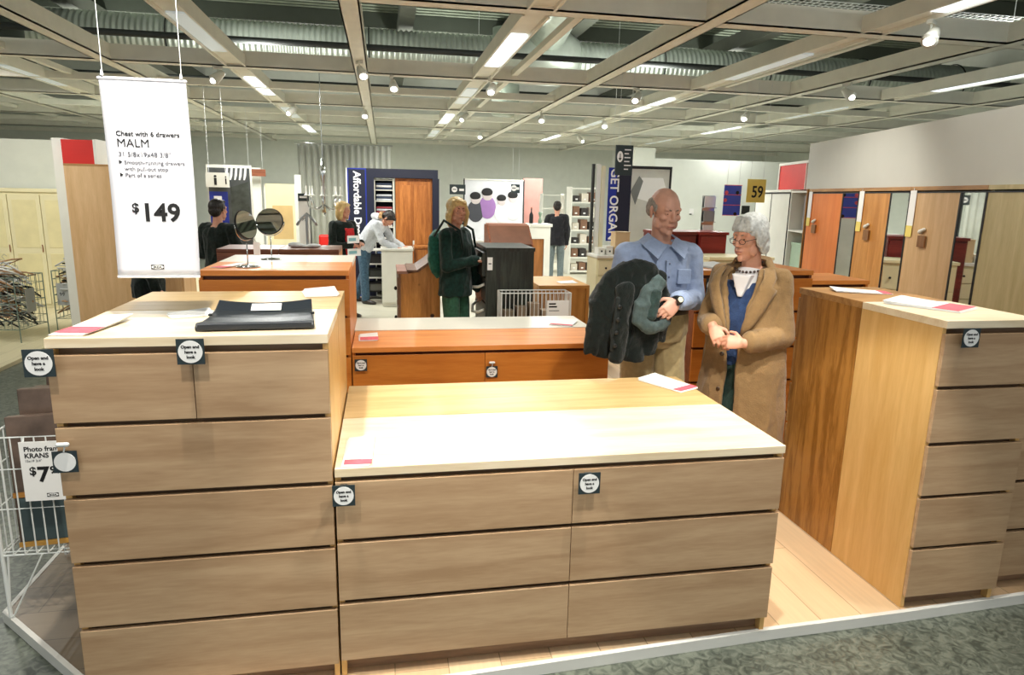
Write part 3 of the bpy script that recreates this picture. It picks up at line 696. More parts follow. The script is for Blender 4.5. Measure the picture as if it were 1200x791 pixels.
# ---------------------------------------------------------------- hanging signs
def sign_box(name, label, cat, x, y, z0, z1, w_, mat_, strings=True, th=.02, rz=0, top=3.0, sx=None):
    t = thing(name, label, cat, (x, y, z0), rz)
    B(0, w_, 0, th, 0, z1 - z0).build('panel', mat_, t)
    if strings:
        for q in (sx or (w_ * .15, w_ * .85)): MB().tube([(q, th / 2, z1 - z0), (q, th / 2, top - z0)], .002, 5).build('string', wire_w, t)
    return t
VERT = Matrix(((0, 1, 0), (0, 0, -1), (-1, 0, 0))).to_euler()
t = sign_box('aisle_sign', 'dark grey hanging aisle sign with white arrow disc above the blue banner', 'sign', 2.73, 5.3, 1.91, 2.235, .20, teal_c)
n = 20; MB().prism([(.05 + .035 * math.cos(2 * PI * k / n), .20 + .06 * math.sin(2 * PI * k / n)) for k in range(n)], 'y', -.002, 0).build('disc', ink_w, t)
MB().box(.046, .054, -.004, -.002, .17, .235).build('arrow', ink, t); MB().prism([(.032, .185), (.05, .158), (.068, .185)], 'y', -.004, -.002).build('arrow', ink, t)
for k in range(6): B(.10, .10 + (.075, .05, .07, .06, .08, .05)[k], -.002, 0, .27 - k * .042, .282 - k * .042).build('print_line', ink_w, t)
t = sign_box('hanging_banner', 'tall blue GET ORGANI banner hanging behind the bald man', 'banner', 2.96, 6.2, 1.12, 2.03, .30, blue_p, th=.01)
B(.11, .30, -.001, 0, .0, .91).build('dark_field', navy_p, t)
text('lettering', 'GET ORGANIZED', .155, (.03, -.003, .90), VERT, ink_w, t, .0005, bold=.003)
t = thing('banner_post', 'white post with a cream edge left of the blue banner', 'post', (2.84, 6.3, -.028))
B(0, .05, 0, .05, 0, 2.1).build('post', white_p, t); B(-.06, -.03, 0, .05, 0, 2.1).build('dark_edge', track_m, t); B(.06, .11, 0, .04, 0, 2.08).build('cream_edge', cream, t)
for z in (.02, 1.0, 2.06): B(-.03, .06, .01, .03, z, z + .02).build('bracket', white_p, t)
t = sign_box('price_card', 'yellow card reading 59 hanging near the ceiling by the woman', 'price sign', 4.42, 5.42, 1.64, 1.91, .235, yel_p, th=.012, top=3.0)
text('lettering', '59', .19, (.055, -.002, .06), FRONT, ink, t, .0005, bold=.003, sx=.8)
t = sign_box('blue_poster', 'blue poster with pink corner marks left of the yellow card', 'poster', 4.17, 5.5, 1.48, 1.84, .22, blue_b, th=.008, top=3.0)
for z in (.0, .12, .24, .352): B(-.004, .224, -.002, 0, z, z + .008).build('pink_line', pink_pr, t)
for x_, z_ in ((.03, .27), (.02, .18), (.17, .27), (.16, .02)): MB().ell((x_, -.001, z_), (.022, .002, .022)).build('print_mark', pink_pr if x_ < .1 else ink, t)
t = sign_box('small_sign', 'small black sign under the yellow card', 'sign', 4.40, 5.47, 1.50, 1.60, .10, teal_c, th=.01, top=1.66)
t = thing('magazine_rack', 'grey wall rack of leaflets left of the blue poster', 'rack', (3.98, 5.6, 1.05))
for k in range(4):
    B(0, .16, .0, .06, k * .17, k * .17 + .012).build('tray', steel, t); B(.01, .15, .02, .03, k * .17 + .012, k * .17 + .14).build('leaflet', paper if k % 2 else plain('grey print', (150, 154, 150), .6), t)
B(0, .16, .06, .07, -1.05 - .028, .66).build('back', steel, t)
# info stand
t = sign_box('info_sign', 'white hanging sign with two black letters i over the blue stand', 'sign', -2.18, 7.89, 1.69, 1.885, .30, white_p)
text('lettering', 'i', .19, (.10, -.003, .035), FRONT, ink, t, .0005, bold=.005, sx=1.2)
text('lettering', 'i', .16, (.245, -.003, .045), FRONT, ink, t, .0005, bold=.003, sx=.8)
t = thing('info_stand', 'blue and grey information stand behind the man in black', 'stand', (-2.18, 7.95, -.028))
B(0, .58, 0, .04, 0, 2.02).build('frame_panel', white_p, t); B(.02, .56, -.004, 0, .9, 1.98).build('grey_field', plain('charcoal print', (70, 74, 74), .6, var=.3), t)
B(.02, .26, -.008, -.004, 1.0, 1.66).build('blue_field', blue_p, t); B(.08, .18, -.012, -.008, 1.42, 1.6).build('white_notice', paper, t)
MB().prism([(.30, 1.72), (.54, 1.80), (.54, 1.2), (.30, 1.3)], 'y', -.008, -.004).build('photo_print', plain('dark photo print', (60, 66, 60), .5, var=.6, vscale=8), t)
for k in range(5): MB().prism([(.26 + .06 * k, 1.98), (.285 + .06 * k, 1.98), (.275 + .06 * k, 1.88), (.255 + .06 * k, 1.82), (.235 + .06 * k, 1.82)], 'y', -.010, -.004).build('white_stripe', paper, t)
# cream panels and door-like wall elements
def panel(label, x0, x1, y, h, mat_, name='partition_screen', extra=None, th=.05):
    t = thing(name, label, 'panel', (x0, y, -.03)); B(0, x1 - x0, 0, th, 0, h).build('board', mat_, t)
    B(-.02, 0, -.01, th, 0, h).build('edge_trim', white_p, t); B(x1 - x0, x1 - x0 + .02, -.01, th, 0, h).build('edge_trim', white_p, t)
    return t
panel('white display panel beside the information stand', -2.03, -1.80, 9.8, 2.05, wall_m)
t = panel('cream display panel behind the forward-facing mirror', -1.72, -1.26, 9.8, 1.80, cream); B(.1, .42, -.004, 0, .9, 1.45).build('wood_print', plain('pale wood print', (206, 176, 120), .5), t)
t = panel('narrow cream display panel left of the grey curtain', -1.22, -1.16, 9.7, 1.95, wall_m)
t = sign_box('aisle_sign', 'small dark sign hanging over the cream display panels', 'sign', -1.97, 9.6, 1.88, 1.99, .30, brown_x)
t = thing('curtain', 'long pale grey curtain hanging behind the chandelier', 'curtain', (-1.55, 13.0, -.028))
a = []; b = []
for j in range(2):
    ra = []; rb = []
    for i in range(121):
        u = i / 120; ra.append((u * 1.9, .03 * math.sin(u * 95), .05 + j * 2.6)); rb.append((u * 1.9, .03 * math.sin(u * 95) - .004, .05 + j * 2.6))
    a.append(ra); b.append(rb)
MB().solid_grid(a, b).build('cloth', plain('grey curtain', (178, 180, 170), .9, var=.05), t, smooth=True)
MB().tube([(-.05, 0, 2.66), (1.95, 0, 2.66)], .015, 8).build('rail', steel, t)
t = thing('dark_bookcase', 'dark open bookcase beside the grey curtain', 'bookcase', (-1.12, 9.2, -.028))
for x_ in (0, .13): B(x_, x_ + .015, 0, .3, 0, 1.45).build('side_panel', black_br, t)
for k in range(7): B(.015, .13, 0, .3, .2 * k + .02, .2 * k + .04).build('shelf', black_br, t)
t = thing('floor_sign', 'white notice stand with a dark header beside the dark bookcase', 'sign', (-.93, 7.4, -.028))
B(0, .14, 0, .01, .75, 1.56).build('board', paper, t); B(.0, .14, -.004, 0, 1.56, 1.66).build('header', teal_c, t); B(.02, .12, -.006, -.004, 1.60, 1.625).build('header_print', ink_w, t)
text('lettering', '99', .07, (.03, -.002, 1.30), FRONT, ink_g, t, .0004)
MB().tube([(.07, .005, 0), (.07, .005, .75)], .008, 8).build('pole', steel, t); MB().lathe((.07, .005, 0), [(.14, 0), (.14, .01)]).build('base', steel, t)
# chandelier
t = thing('chandelier', 'silver branched chandelier hanging in front of the grey curtain', 'chandelier', (-.60, 7.4, 1.5))
MB().tube([(0, 0, .45), (0, 0, 1.5)], .004, 6).build('rod', steel, t)
MB().lathe((0, 0, 0), [(.01, -.12), (.03, -.08), (.012, 0), (.03, .08), (.012, .2), (.035, .28), (.01, .45)]).build('column', chrome, t, smooth=True)
for k in range(8):
    a = k * PI / 4; c_, s_ = math.cos(a), math.sin(a)
    f = MB().tube([(0, 0, 0), (c_ * .08, s_ * .08, -.06), (c_ * .15, s_ * .15, -.03), (c_ * .17, s_ * .17, .08)], .006, 6).build('arm', chrome, t, smooth=True)
    MB().lathe((c_ * .17, s_ * .17, .08), [(.03, 0), (.02, .01), (.008, .02), (.008, .09), (.004, .1)], n=10).build('candle', white_p, f, smooth=True)
t.scale = (1.3, 1.3, 1.3)
# coat tree on the brown chest
t = vs = thing('valet_stand', 'grey branched valet stand on the brown chest, arms like an arrow', 'stand', (-.455, 3.85, 1.202))
MB().tube([(0, 0, 0), (0, 0, .15)], .006, 8).build('pole', steel, t)
MB().tube([(-.045, 0, .10), (-.03, 0, .125), (0, 0, .155), (.03, 0, .125), (.045, 0, .10)], .006, 8).build('arms', steel, t, smooth=True)
MB().lathe((0, 0, 0), [(.03, 0), (.03, .006)]).build('base', steel, t)
vs.scale = (1.8, 1.8, 1.8)
t = thing('cloth_bundle', 'white folded cloth on the brown chest beside the valet stand', 'cloth', (-.56, 3.80, 1.203))
mb = MB(); mb.ell((0, 0, .02), (.05, .05, .02)).ell((.03, 0, .016), (.06, .05, .016)).ell((.16, 0, .014), (.06, .05, .014)).ell((.10, 0, .01), (.08, .04, .01))
remeshed(mb, 'cloth', paper, t, .006, 2, folds(.003, 30, 30, 30))
t = thing('red_armchair', 'red high-backed chair seen between the valet stand and the sign', 'armchair', (-.86, 8.9, -.028))
MB().box(0, .30, 0, .5, .15, .42).build('seat', red_p, t, bevel=.03); MB().box(0, .30, .45, .60, .42, 1.0).build('backrest', red_p, t, bevel=.03)
for x_ in (-.05, .30): MB().box(x_, x_ + .05, 0, .6, .1, .7).build('armrest', red_p, t, bevel=.03)
for x_ in (-.04, .30):
    for y_ in (.05, .50): MB().box(x_, x_ + .04, y_, y_ + .04, 0, .12).build('leg', black_p, t)

# ---------------------------------------------------------------- navy wardrobe display
t = thing('navy_display', 'navy display frame with white Affordable Dreams lettering', 'display', (-.38, 9.3, -.028))
B(0, .34, 0, .5, 0, 2.07).build('banner_panel', blue_p, t); B(.30, .42, -.01, .5, 0, 2.07).build('side_post', navy_p, t)
B(.42, 1.45, -.01, .5, 1.93, 2.07).build('header', navy_p, t); B(1.36, 1.47, -.01, .5, 0, 1.93).build('side_post', navy_p, t)
B(-.02, 0, -.01, .5, 0, 2.07).build('edge_trim', white_p, t)
MB().prism([(.02, 2.05), (.28, 2.05), (.28, 1.2), (.12, .05), (.02, .05)], 'y', -.002, 0).build('dark_field', navy_p, t)
text('lettering', 'Affordable Dreams', .16, (.10, -.005, 2.02), VERT, ink_w, t, .0006, bold=.004)
t = thing('open_wardrobe', 'open wardrobe of folded clothes in the navy display frame', 'wardrobe', (.04, 9.36, -.028))
B(0, .015, 0, .45, 0, 1.92).build('side_panel', white_p, t); B(.30, .315, 0, .45, 0, 1.92).build('side_panel', white_p, t); B(.015, .30, .43, .44, 0, 1.92).build('back_panel', navy_p, t)
SH = (.30, .62, .90, 1.14, 1.36, 1.56, 1.74, 1.90)
for z in SH: B(.015, .30, 0, .43, z - .015, z).build('shelf', white_p, t)
cols_ = [(230, 228, 226), (90, 110, 150), (40, 44, 56), (216, 210, 206), (150, 60, 70), (200, 205, 212), (60, 70, 90)]
words = ['white', 'steel blue', 'charcoal', 'off-white', 'dull red', 'pale grey', 'slate']
for i, z in enumerate(SH[:-1]):
    fold = thing('clothes_stack', '%s folded clothes on shelf %s of the open wardrobe' % (words[i], ['one', 'two', 'three', 'four', 'five', 'six', 'seven'][i] + ' from the bottom'), 'clothes', (.04, 9.36, z - .027), 0, 'folded clothes in the open wardrobe')
    for k in range(3): MB().box(.03, .285, .03 + .006 * k, .33, .001 + k * .035, .033 + k * .035).build('garment', fabric('cloth', cols_[(i + (k == 1)) % 7]), fold, bevel=.012)
t = thing('pine_wardrobe', 'orange pine wardrobe with panelled doors in the navy display frame', 'wardrobe', (.38, 9.36, -.028))
B(0, .60, .02, .5, 0, 1.92).build('body', pine_door, t)
for k in range(2):
    x0 = .02 + k * .28; f = B(x0, x0 + .275, 0, .02, .1, 1.88).build('door', pine_door, t)
    for z0, z1 in ((.16, .78), (.86, 1.82)): B(x0 + .05, x0 + .225, -.006, 0, z0, z1).build('raised_panel', pine_door, f, bevel=.004)
B(.275, .30, -.02, -.006, .80, .92).build('lock_tag', white_p, t)
B(0, .6, -.02, .5, 1.92, 1.925).build('cornice', pine_door, t)
# second row of the pine wardrobes seen in the mirrors
t = thing('shoe_rack', 'black and white shoe rack of low shelves by the leaning shopper', 'shelf', (-.08, 8.92, -.028))
for z in (.12, .34, .56, .78): B(0, .30, 0, .3, z, z + .02).build('shelf', white_p if z > .3 else black_p, t)
for x_ in (0, .285): B(x_, x_ + .015, 0, .3, 0, .80).build('side_panel', black_p, t)
for i, z in enumerate((.14, .36, .58)):
    q = thing('dark_box', ['grey', 'dark', 'black'][i] + ' box on the %s shelf of the low shoe rack' % ['lowest', 'middle', 'top'][i], 'box', (-.06, 8.94, z - .027), 0, 'boxes in the shoe rack')
    B(0, .26, 0, .25, 0, .11).build('body', plain('dk', ((110, 112, 104), (60, 64, 60), (34, 34, 34))[i], .5), q, bevel=.004); B(-.005, .265, -.005, .255, .11, .13).build('lid', black_p, q)
# white cabinet
def cabinet(name, label, x0, x1, y0, y1, h, mat_, top_=None, doors=1, knob=steel, z=-.028, drawers=0):
    t = thing(name, label, 'cabinet', (x0, y0, z)); W2 = x1 - x0; Dp = y1 - y0; h = h - z
    B(0, W2, .02, Dp, .05, h - .03).build('body', mat_, t); B(-.012, W2 + .012, -.012, Dp, h - .03, h).build('top_panel', top_ or mat_, t, bevel=.002)
    B(.01, W2 - .01, .04, Dp - .02, 0, .05).build('plinth', mat_, t)
    if drawers:
        for r in range(drawers):
            z0 = .07 + (h - .12) * r / drawers; z1 = .07 + (h - .12) * (r + 1) / drawers - .012
            n_ = 1 if r < drawers - 1 else 2
            for c_ in range(n_):
                f = B(.01 + (W2 - .02) * c_ / n_ + .003, .01 + (W2 - .02) * (c_ + 1) / n_ - .003, 0, .02, z0, z1).build('drawer', mat_, t, bevel=.003)
                for u in (.22, .78): MB().ell((.01 + (W2 - .02) * (c_ + u) / n_, -.015, (z0 + z1) / 2), (.013, .013, .013), n=10, m=6).build('knob', knob, f, smooth=True)
    else:
        for c_ in range(doors):
            f = B(.01 + (W2 - .02) * c_ / doors + .003, .01 + (W2 - .02) * (c_ + 1) / doors - .003, 0, .02, .07, h - .045).build('door', mat_, t, bevel=.002)
            MB().ell((.01 + (W2 - .02) * (c_ + (.9 if c_ == 0 else .1)) / doors, -.012, h * .55), (.012, .012, .012), n=10, m=6).build('knob', knob, f, smooth=True)
    return t
cabinet('low_cabinet', 'plain white cabinet the shopper in grey leans over', .14, .60, 8.15, 8.75, .85, white_p)
cabinet('low_cabinet', 'small pine cabinet behind the sloping pine chest', .64, .92, 8.2, 8.6, .88, pine_door)
t = cabinet('small_drawer_chest', 'white chest of many small knobbed drawers left of the bald man', 2.62, 3.5, 5.45, 5.85, 1.0, cream, white_p, drawers=5, knob=ink)
for k, (x_, h_, m_, l) in enumerate(((2.66, .07, white_p, 'small white box at the left end of the cream small-drawer chest'), (2.76, .09, white_p, 'small white box in the middle of the cream small-drawer chest'), (2.86, .26, plain('beige card', (206, 178, 136), .7), 'tall beige box on the cream small-drawer chest'))):
    q = thing('card_box', l, 'box', (x_, 5.55, 1.001)); MB().box(0, .08 if k < 2 else .18, 0, .16, 0, h_).build('body', m_, q, bevel=.003); MB().box(-.003, .083 if k < 2 else .183, -.003, .163, h_, h_ + .008).build('lid', m_, q)
    if k < 2: B(.03, .05, -.002, 0, .03, .05).build('label_holder', ink, q)
# black chest with bowed handles facing left
t = thing('black_chest', 'black brown chest with curved white handles opened by the blonde woman', 'chest of drawers', (1.04, 4.27, 0.001), -PI / 2)
B(.018, .62, .02, .42, .06, 1.19).build('body', black_br, t); B(0, .638, -.0, .43, 1.19, 1.22).build('top_panel', black_br, t)
B(0, .018, .0, .42, .0, 1.19).build('side_panel', black_br, t); B(.62, .638, .0, .42, .0, 1.19).build('side_panel', black_br, t); B(.02, .618, .03, .04, 0, .06).build('plinth', black_br, t)
for k in range(5):
    z0 = .075 + k * .224; f = B(.024, .614, 0 if k < 4 else -.03, .02, z0, z0 + .205).build('drawer', black_br, t, bevel=.002)
    yy = 0 if k < 4 else -.03
    MB().tube([(.08, yy, z0 + .15), (.12, yy - .05, z0 + .12), (.32, yy - .075, z0 + .095), (.52, yy - .05, z0 + .12), (.56, yy, z0 + .15)], .013, 8).build('handle', white_p, f, smooth=True)
q = thing('price_tag', 'white price tag stuck on the near corner of the black chest', 'tag', (1.05, 3.628, 1.03)); B(0, .045, -.002, 0, 0, .11).build('card', paper, q); B(.01, .035, -.003, -.002, .05, .06).build('print_line', ink_g, q)
# sloping pine chest
t = thing('pine_chest', 'knotty pine chest with a sloping curved top, drawn back beside the aisle', 'chest of drawers', (.30, 4.05, 0.001))
prof = [(0, 0), (.36, 0), (.36, 1.08), (.30, 1.07), (.24, 1.02), (.16, .965), (.06, .95), (0, .95)]
MB().prism(prof, 'y', .0, .02).xf(Matrix.Translation((.02, 0, 0))).build('side_panel', pine_z, t)
MB().prism(prof, 'y', .55, .57).xf(Matrix.Translation((.02, 0, 0))).build('side_panel', pine_z, t)
B(.0, .02, -.01, .58, 0, .95).build('front_panel', pine_edge, t); B(-.01, .09, -.015, .585, .95, .975).build('front_top', plain('pinkish worn top', (176, 130, 112), .6, var=.12), t)
MB().prism([(.08, .966), (.18, .966), (.26, 1.02), (.32, 1.072), (.38, 1.082), (.38, 1.10), (.31, 1.09), (.25, 1.04), (.17, .985), (.08, .985)], 'y', -.015, .585).build('sloped_top', pine_edge, t)
B(.02, .37, .02, .55, .03, .94).build('body', pine_z, t)
for z in (.1, .38, .66): f = B(-.006, 0, .04, .54, z, z + .25).build('drawer', pine_edge, t); MB().ell((-.02, .29, z + .12), (.014, .02, .02), n=10, m=6).build('knob', ink, f)
# brown bureau behind the black chest
t = thing('bureau', 'brown writing bureau with a sloped lid behind the black chest', 'desk', (1.40, 5.75, -.028))
MB().prism([(0, .0), (.5, 0), (.5, 1.34), (.30, 1.34), (0, 1.12)], 'x', 0, .02).build('side_panel', brown_x, t)
MB().prism([(0, .0), (.5, 0), (.5, 1.34), (.30, 1.34), (0, 1.12)], 'x', .50, .52).build('side_panel', brown_x, t)
B(.02, .5, .28, .5, 1.33, 1.355).build('top_panel', plain('worn pink top', (190, 140, 118), .6), t); MB().prism([(0.0, 1.12), (.30, 1.33), (.30, 1.345), (0, 1.135)], 'x', .02, .50).build('sloped_lid', plain('brown lid', (120, 80, 60), .5, var=.2), t)
for z in (.1, .44, .78): f = B(.02, .50, .0, .02, z, z + .32).build('drawer', brown_x, t); MB().ell((.26, -.012, z + .16), (.02, .012, .012), n=10, m=6).build('knob', chrome, f)
B(.02, .5, .47, .49, 0, 1.33).build('back_panel', brown_x, t)
t = thing('side_table', 'low white display table behind the blonde woman', 'table', (1.05, 6.7, -.028))
B(0, .42, 0, .5, 1.07, 1.10).build('tabletop', white_p, t)
for x_ in (.01, .37):
    for y_ in (.01, .45): B(x_, x_ + .04, y_, y_ + .04, 0, 1.07).build('leg', white_p, t)
t = thing('white_desk', 'white fireplace-like desk with a brown recess', 'desk', (2.72, 9.6, -.028))
B(-.02, .38, -.02, .42, 1.16, 1.21).build('top_panel', white_p, t); B(.24, .35, 0, .4, 0, 1.16).build('pillar', white_p, t); B(0, .24, 0, .4, .95, 1.16).build('lintel', white_p, t); B(0, .24, .03, .06, 0, .95).build('recess', wood('recess brown', (140, 88, 40), (170, 110, 56), 'z'), t)
B(-.3, 0, .0, .4, 0, 1.16).build('left_body', white_p, t)
# pine box table and wire bin
t = thing('low_pine_table', 'low honey pine box table behind the white wire bin', 'table', (1.62, 4.10, 0.001))
B(0, .50, 0, .75, .80, .83).build('tabletop', wood('honey pine', (196, 140, 70), (216, 164, 92), 'x'), t)
B(.47, .50, 0, .75, 0, .80).build('side_panel', wood('honey side', (180, 124, 56), (204, 148, 76), 'z'), t); B(0, .03, 0, .75, 0, .80).build('side_panel', wood('honey side', (180, 124, 56), (204, 148, 76), 'z'), t); B(.03, .47, .02, .04, .05, .80).build('front_panel', wood('honey front', (180, 124, 56), (204, 148, 76), 'z'), t)
leaflet('small white leaflet on the low honey pine table', 1.95, 4.3, .832, .18, .12, .2, 2, 0)
t = thing('wire_bin', 'white wire bin behind the orange cherry dresser', 'wire basket', (1.14, 3.40, 0.001))
def wirebox(t, w_, d_, h_, zb, r, stp, mat_, cr=None):
    for z in (zb, (zb + h_) / 2, h_): MB().tube([(0, 0, z), (w_, 0, z), (w_, d_, z), (0, d_, z)], r * 1.7, 6, closed=True).build('rim', mat_, t)
    for x_, y_ in ((0, 0), (w_, 0), (w_, d_), (0, d_)): MB().tube([(x_, y_, 0), (x_, y_, h_)], r * 2, 8).build('post', mat_, t)
    m = MB(); n_ = int(w_ / stp)
    for k in range(1, n_):
        x_ = w_ * k / n_; m.tube([(x_, 0, h_), (x_, 0, zb), (x_, d_, zb), (x_, d_, h_)], r, 5)
    n_ = int(d_ / stp)
    for k in range(1, n_):
        y_ = d_ * k / n_; m.tube([(0, y_, h_), (0, y_, zb), (w_, y_, zb), (w_, y_, h_)], r, 5)
    if cr:
        for k in range(1, cr): z = zb + (h_ - zb) * k / cr; m.tube([(0, 0, z), (w_, 0, z), (w_, d_, z), (0, d_, z)], r, 5, closed=True)
    m.build('wire_grid', mat_, t)
wirebox(t, .60, .19, .86, .2, .003, .034, wire_w)
q = thing('price_sign', 'white card sign on the right end of the white wire bin', 'price sign', (1.53, 3.385, .60)); B(0, .19, -.004, 0, 0, .20).build('card', paper, q)
for k, (w_, z) in enumerate(((.06, .165), (.07, .14), (.09, .11))): B(.015, .015 + w_, -.006, -.004, z, z + (.012 if k < 2 else .005)).build('print_line', ink if k < 2 else ink_g, q)
for k in range(5):
    q = thing('board_pack', 'flat brown pack standing in the white wire bin, place %s from its left end' % ['one', 'two', 'three', 'four', 'five'][k], 'package', (1.17 + k * .11, 3.44, .205), 0, 'flat packs in the white wire bin')
    B(0, .09, 0, .11, 0, .50 + .03 * (k % 3)).build('pack', plain('pack', (110 + 14 * k, 98 + 10 * k, 80 + 8 * k), .7, var=.2), q, bevel=.002); B(.02, .07, -.002, 0, .2, .3).build('label_patch', paper, q)

# mahogany chests behind the couple
cabinet('mahogany_chest', 'dark red mahogany chest directly right of the bald man', 3.15, 3.60, 4.95, 5.4, 1.31, redbr_x, doors=1)
cabinet('mahogany_chest', 'brighter red mahogany chest behind the woman in glasses', 3.62, 3.95, 4.92, 5.4, 1.31, wood('red veneer', (120, 28, 22), (150, 44, 36), 'x'), doors=1)
cabinet('low_cabinet', 'cream cabinet in front of the red mahogany chests', 3.45, 4.15, 4.3, 4.75, 1.09, cream, drawers=4, knob=ink)

# far shelving, posters
t = thing('shelving_unit', 'tall white open shelving unit far back beside the blue banner', 'shelf', (4.2, 12.4, -.028))
for x_ in (0, .62): B(x_, x_ + .03, 0, .4, 0, 1.9).build('upright', white_p, t)
for k in range(7): B(.03, .62, 0, .4, .05 + k * .3, .08 + k * .3).build('shelf', white_p, t)
random.seed(3)
for k in range(6):
    for j in range(3):
        q = thing('shelf_box', '%s box, %s on shelf %s of the far white shelving' % (['pale', 'brown', 'dark'][(k + j) % 3], ['left', 'middle', 'right'][j], ['one', 'two', 'three', 'four', 'five', 'six'][k]), 'box', (4.26 + j * .19, 12.45, .054 + k * .3), 0, 'boxes on the far white shelving')
        B(0, .15, 0, .25, 0, random.uniform(.12, .22)).build('body', [plain('bx', (214, 206, 190), .6), plain('bx', (130, 96, 74), .6), plain('bx', (50, 46, 44), .6)][(k + j) % 3], q); B(.05, .10, -.003, 0, .04, .07).build('label_patch', paper, q)
t = thing('shelving_unit', 'wide wire-backed white shelving rack behind the man in dark jacket', 'shelf', (3.7, 13.0, -.028))
for x_ in (0, .50): B(x_, x_ + .02, 0, .3, 0, 1.75).build('upright', white_p, t)
for k in range(6): B(.02, .50, 0, .3, .2 + k * .3, .22 + k * .3).build('shelf', white_p, t)
t = thing('family_poster', 'large black and white poster of seated people on the far wall', 'poster', (2.2, 15.2, .6))
B(0, 1.5, 0, .05, -.6, 1.42).build('board', plain('poster backdrop', (214, 216, 222), .6, var=.12, vscale=2), t)
for i, (x_, z_, r_) in enumerate(((.58, .80, 1.3), (.95, .66, 1.1), (.28, .70, 1.25), (1.24, .74, 1.2))):
    MB().ell((x_, -.01, z_ + .26), (.10 * r_, .012, .12 * r_)).build('print_face', plain('grey face print', (196, 186, 186), .6), t)
    MB().ell((x_ - .01, -.016, z_ + .33), (.11 * r_, .012, .08 * r_)).build('print_hair', ink, t)
    MB().ell((x_, -.006, z_ - .05), (.17 * r_, .012, .22 * r_)).build('print_body', plain('print body', ((150, 110, 170), (225, 225, 228), (60, 62, 70), (210, 212, 216))[i], .6), t)
B(-.03, 0, -.02, .05, -.6, 1.45).build('edge_trim', track_m, t); B(1.5, 1.53, -.02, .05, -.6, 1.45).build('edge_trim', track_m, t); B(-.03, 1.53, -.02, .05, 1.42, 1.45).build('edge_trim', white_p, t)
struct(B(3.74, 4.25, 15.4, 15.5, -.03, 2.1).build('wall_pink', pink_p))
q = thing('bottle', 'dark bottle standing before the pink wall', 'bottle', (2.76, 9.8, 1.183)); MB().lathe((0, 0, 0), [(.035, 0), (.035, .15), (.012, .2), (.012, .26)]).build('body', ink, q, smooth=True); MB().lathe((0, 0, .26), [(.014, 0), (.014, .02)]).build('stopper', brown_x, q)
q = thing('glass_vase', 'small green ornament on the white desk before the pink wall', 'vase', (2.92, 9.8, 1.183)); MB().lathe((0, 0, 0), [(.03, 0), (.035, .05), (.012, .10), (.03, .16), (.04, .2)]).build('body', plain('green glassy', (130, 150, 130), .3), q, smooth=True); MB().lathe((0, 0, 0), [(.038, -.001), (.038, .006)]).build('foot', steel, q)
for (x_, y_, w_, z0, z1, l) in ((1.34, 10.1, .28, 1.66, 1.83, 'small black arrow sign hanging above the blonde woman'), (2.33, 9.48, .15, 1.70, 1.85, 'smallest black arrow sign hanging before the family poster')):
    t = sign_box('aisle_sign', l, 'sign', x_, y_, z0, z1, w_, teal_c)
    MB().prism([(w_ * .3 + .05 * math.cos(2 * PI * k / 18), .085 + .05 * math.sin(2 * PI * k / 18)) for k in range(18)], 'y', -.002, 0).build('disc', ink_w, t)
    B(w_ * .3 - .03, w_ * .3 + .03, -.004, -.002, .078, .092).build('arrow', ink, t); B(w_ * .6, w_ * .9, -.002, 0, .06, .10).build('print_line', ink_w, t)
t = thing('lampshade_picture', 'large framed picture of a white lampshade behind the bald man', 'picture', (3.62, 7.3, .95))
B(0, .62, 0, .03, -.98, 1.12).build('board', plain('pale backdrop', (206, 206, 198), .6, var=.05), t)
MB().box(-.03, 0, -.01, .04, -.98, 1.16).box(.62, .65, -.01, .04, -.98, 1.16).box(0, .62, -.01, .04, 1.12, 1.16).build('frame', black_p, t)
MB().prism([(.10, .72), (.20, 1.0), (.52, 1.0), (.60, .78), (.34, .66)], 'y', -.01, 0).build('shade_print', paper, t)
MB().prism([(.04, .80), (.16, 1.02), (.22, .95), (.12, .62)], 'y', -.012, -.001).build('grey_print', plain('grey print', (120, 124, 122), .6), t)
struct(B(5.3, 11.9, 10.6, 10.7, -.03, 2.42).build('wall_display', plain('display wall', (226, 230, 222), .7, var=.02)))
struct(B(4.9, 5.3, 10.5, 10.7, -.03, 2.6).build('wall_display_end', wall_m))
t = thing('wall_switch', 'small white switch with a dark edge on the white wall', 'switch', (6.12, 10.597, 1.36)); B(0, .09, -.01, 0, 0, .12).build('plate', paper, t); B(.0, .05, -.012, -.01, 0, .02).build('dark_edge', ink, t)

# ---------------------------------------------------------------- left side furniture
t = thing('pine_panel_wardrobe', 'tall birch wardrobe seen from its side, partly behind the price banner', 'wardrobe', (-3.04, 5.75, -.028))
lam_side = wood('wardrobe side', (206, 164, 112), (226, 188, 140), 'z', figure=.7)
B(0, .62, 0, .02, 0, 1.90).build('side_panel', lam_side, t); B(0, .62, .8, .82, 0, 1.90).build('side_panel', lam_side, t); B(0, .62, -.003, .823, 1.90, 1.92).build('top_panel', oak_x, t)
B(.60, .62, .02, .80, .05, 1.90).build('door', oak_z, t); B(0, .02, .02, .80, 0, 1.9).build('back_panel', lam_side, t); B(.02, .6, .02, .8, 0, .05).build('plinth', brown_x, t)
t = thing('wardrobe_tall', 'narrow tan wardrobe right of the big birch wardrobe, under the banner', 'wardrobe', (-2.38, 6.0, -.028))
B(0, .34, 0, .5, 0, 1.80).build('body', wood('tan side', (186, 144, 96), (206, 166, 118), 'z'), t); B(.02, .32, -.018, 0, .05, 1.76).build('door', wood('tan door', (186, 144, 96), (206, 166, 118), 'z'), t); MB().ell((.29, -.03, .9), (.012, .014, .02), n=8, m=6).build('knob', steel, t)
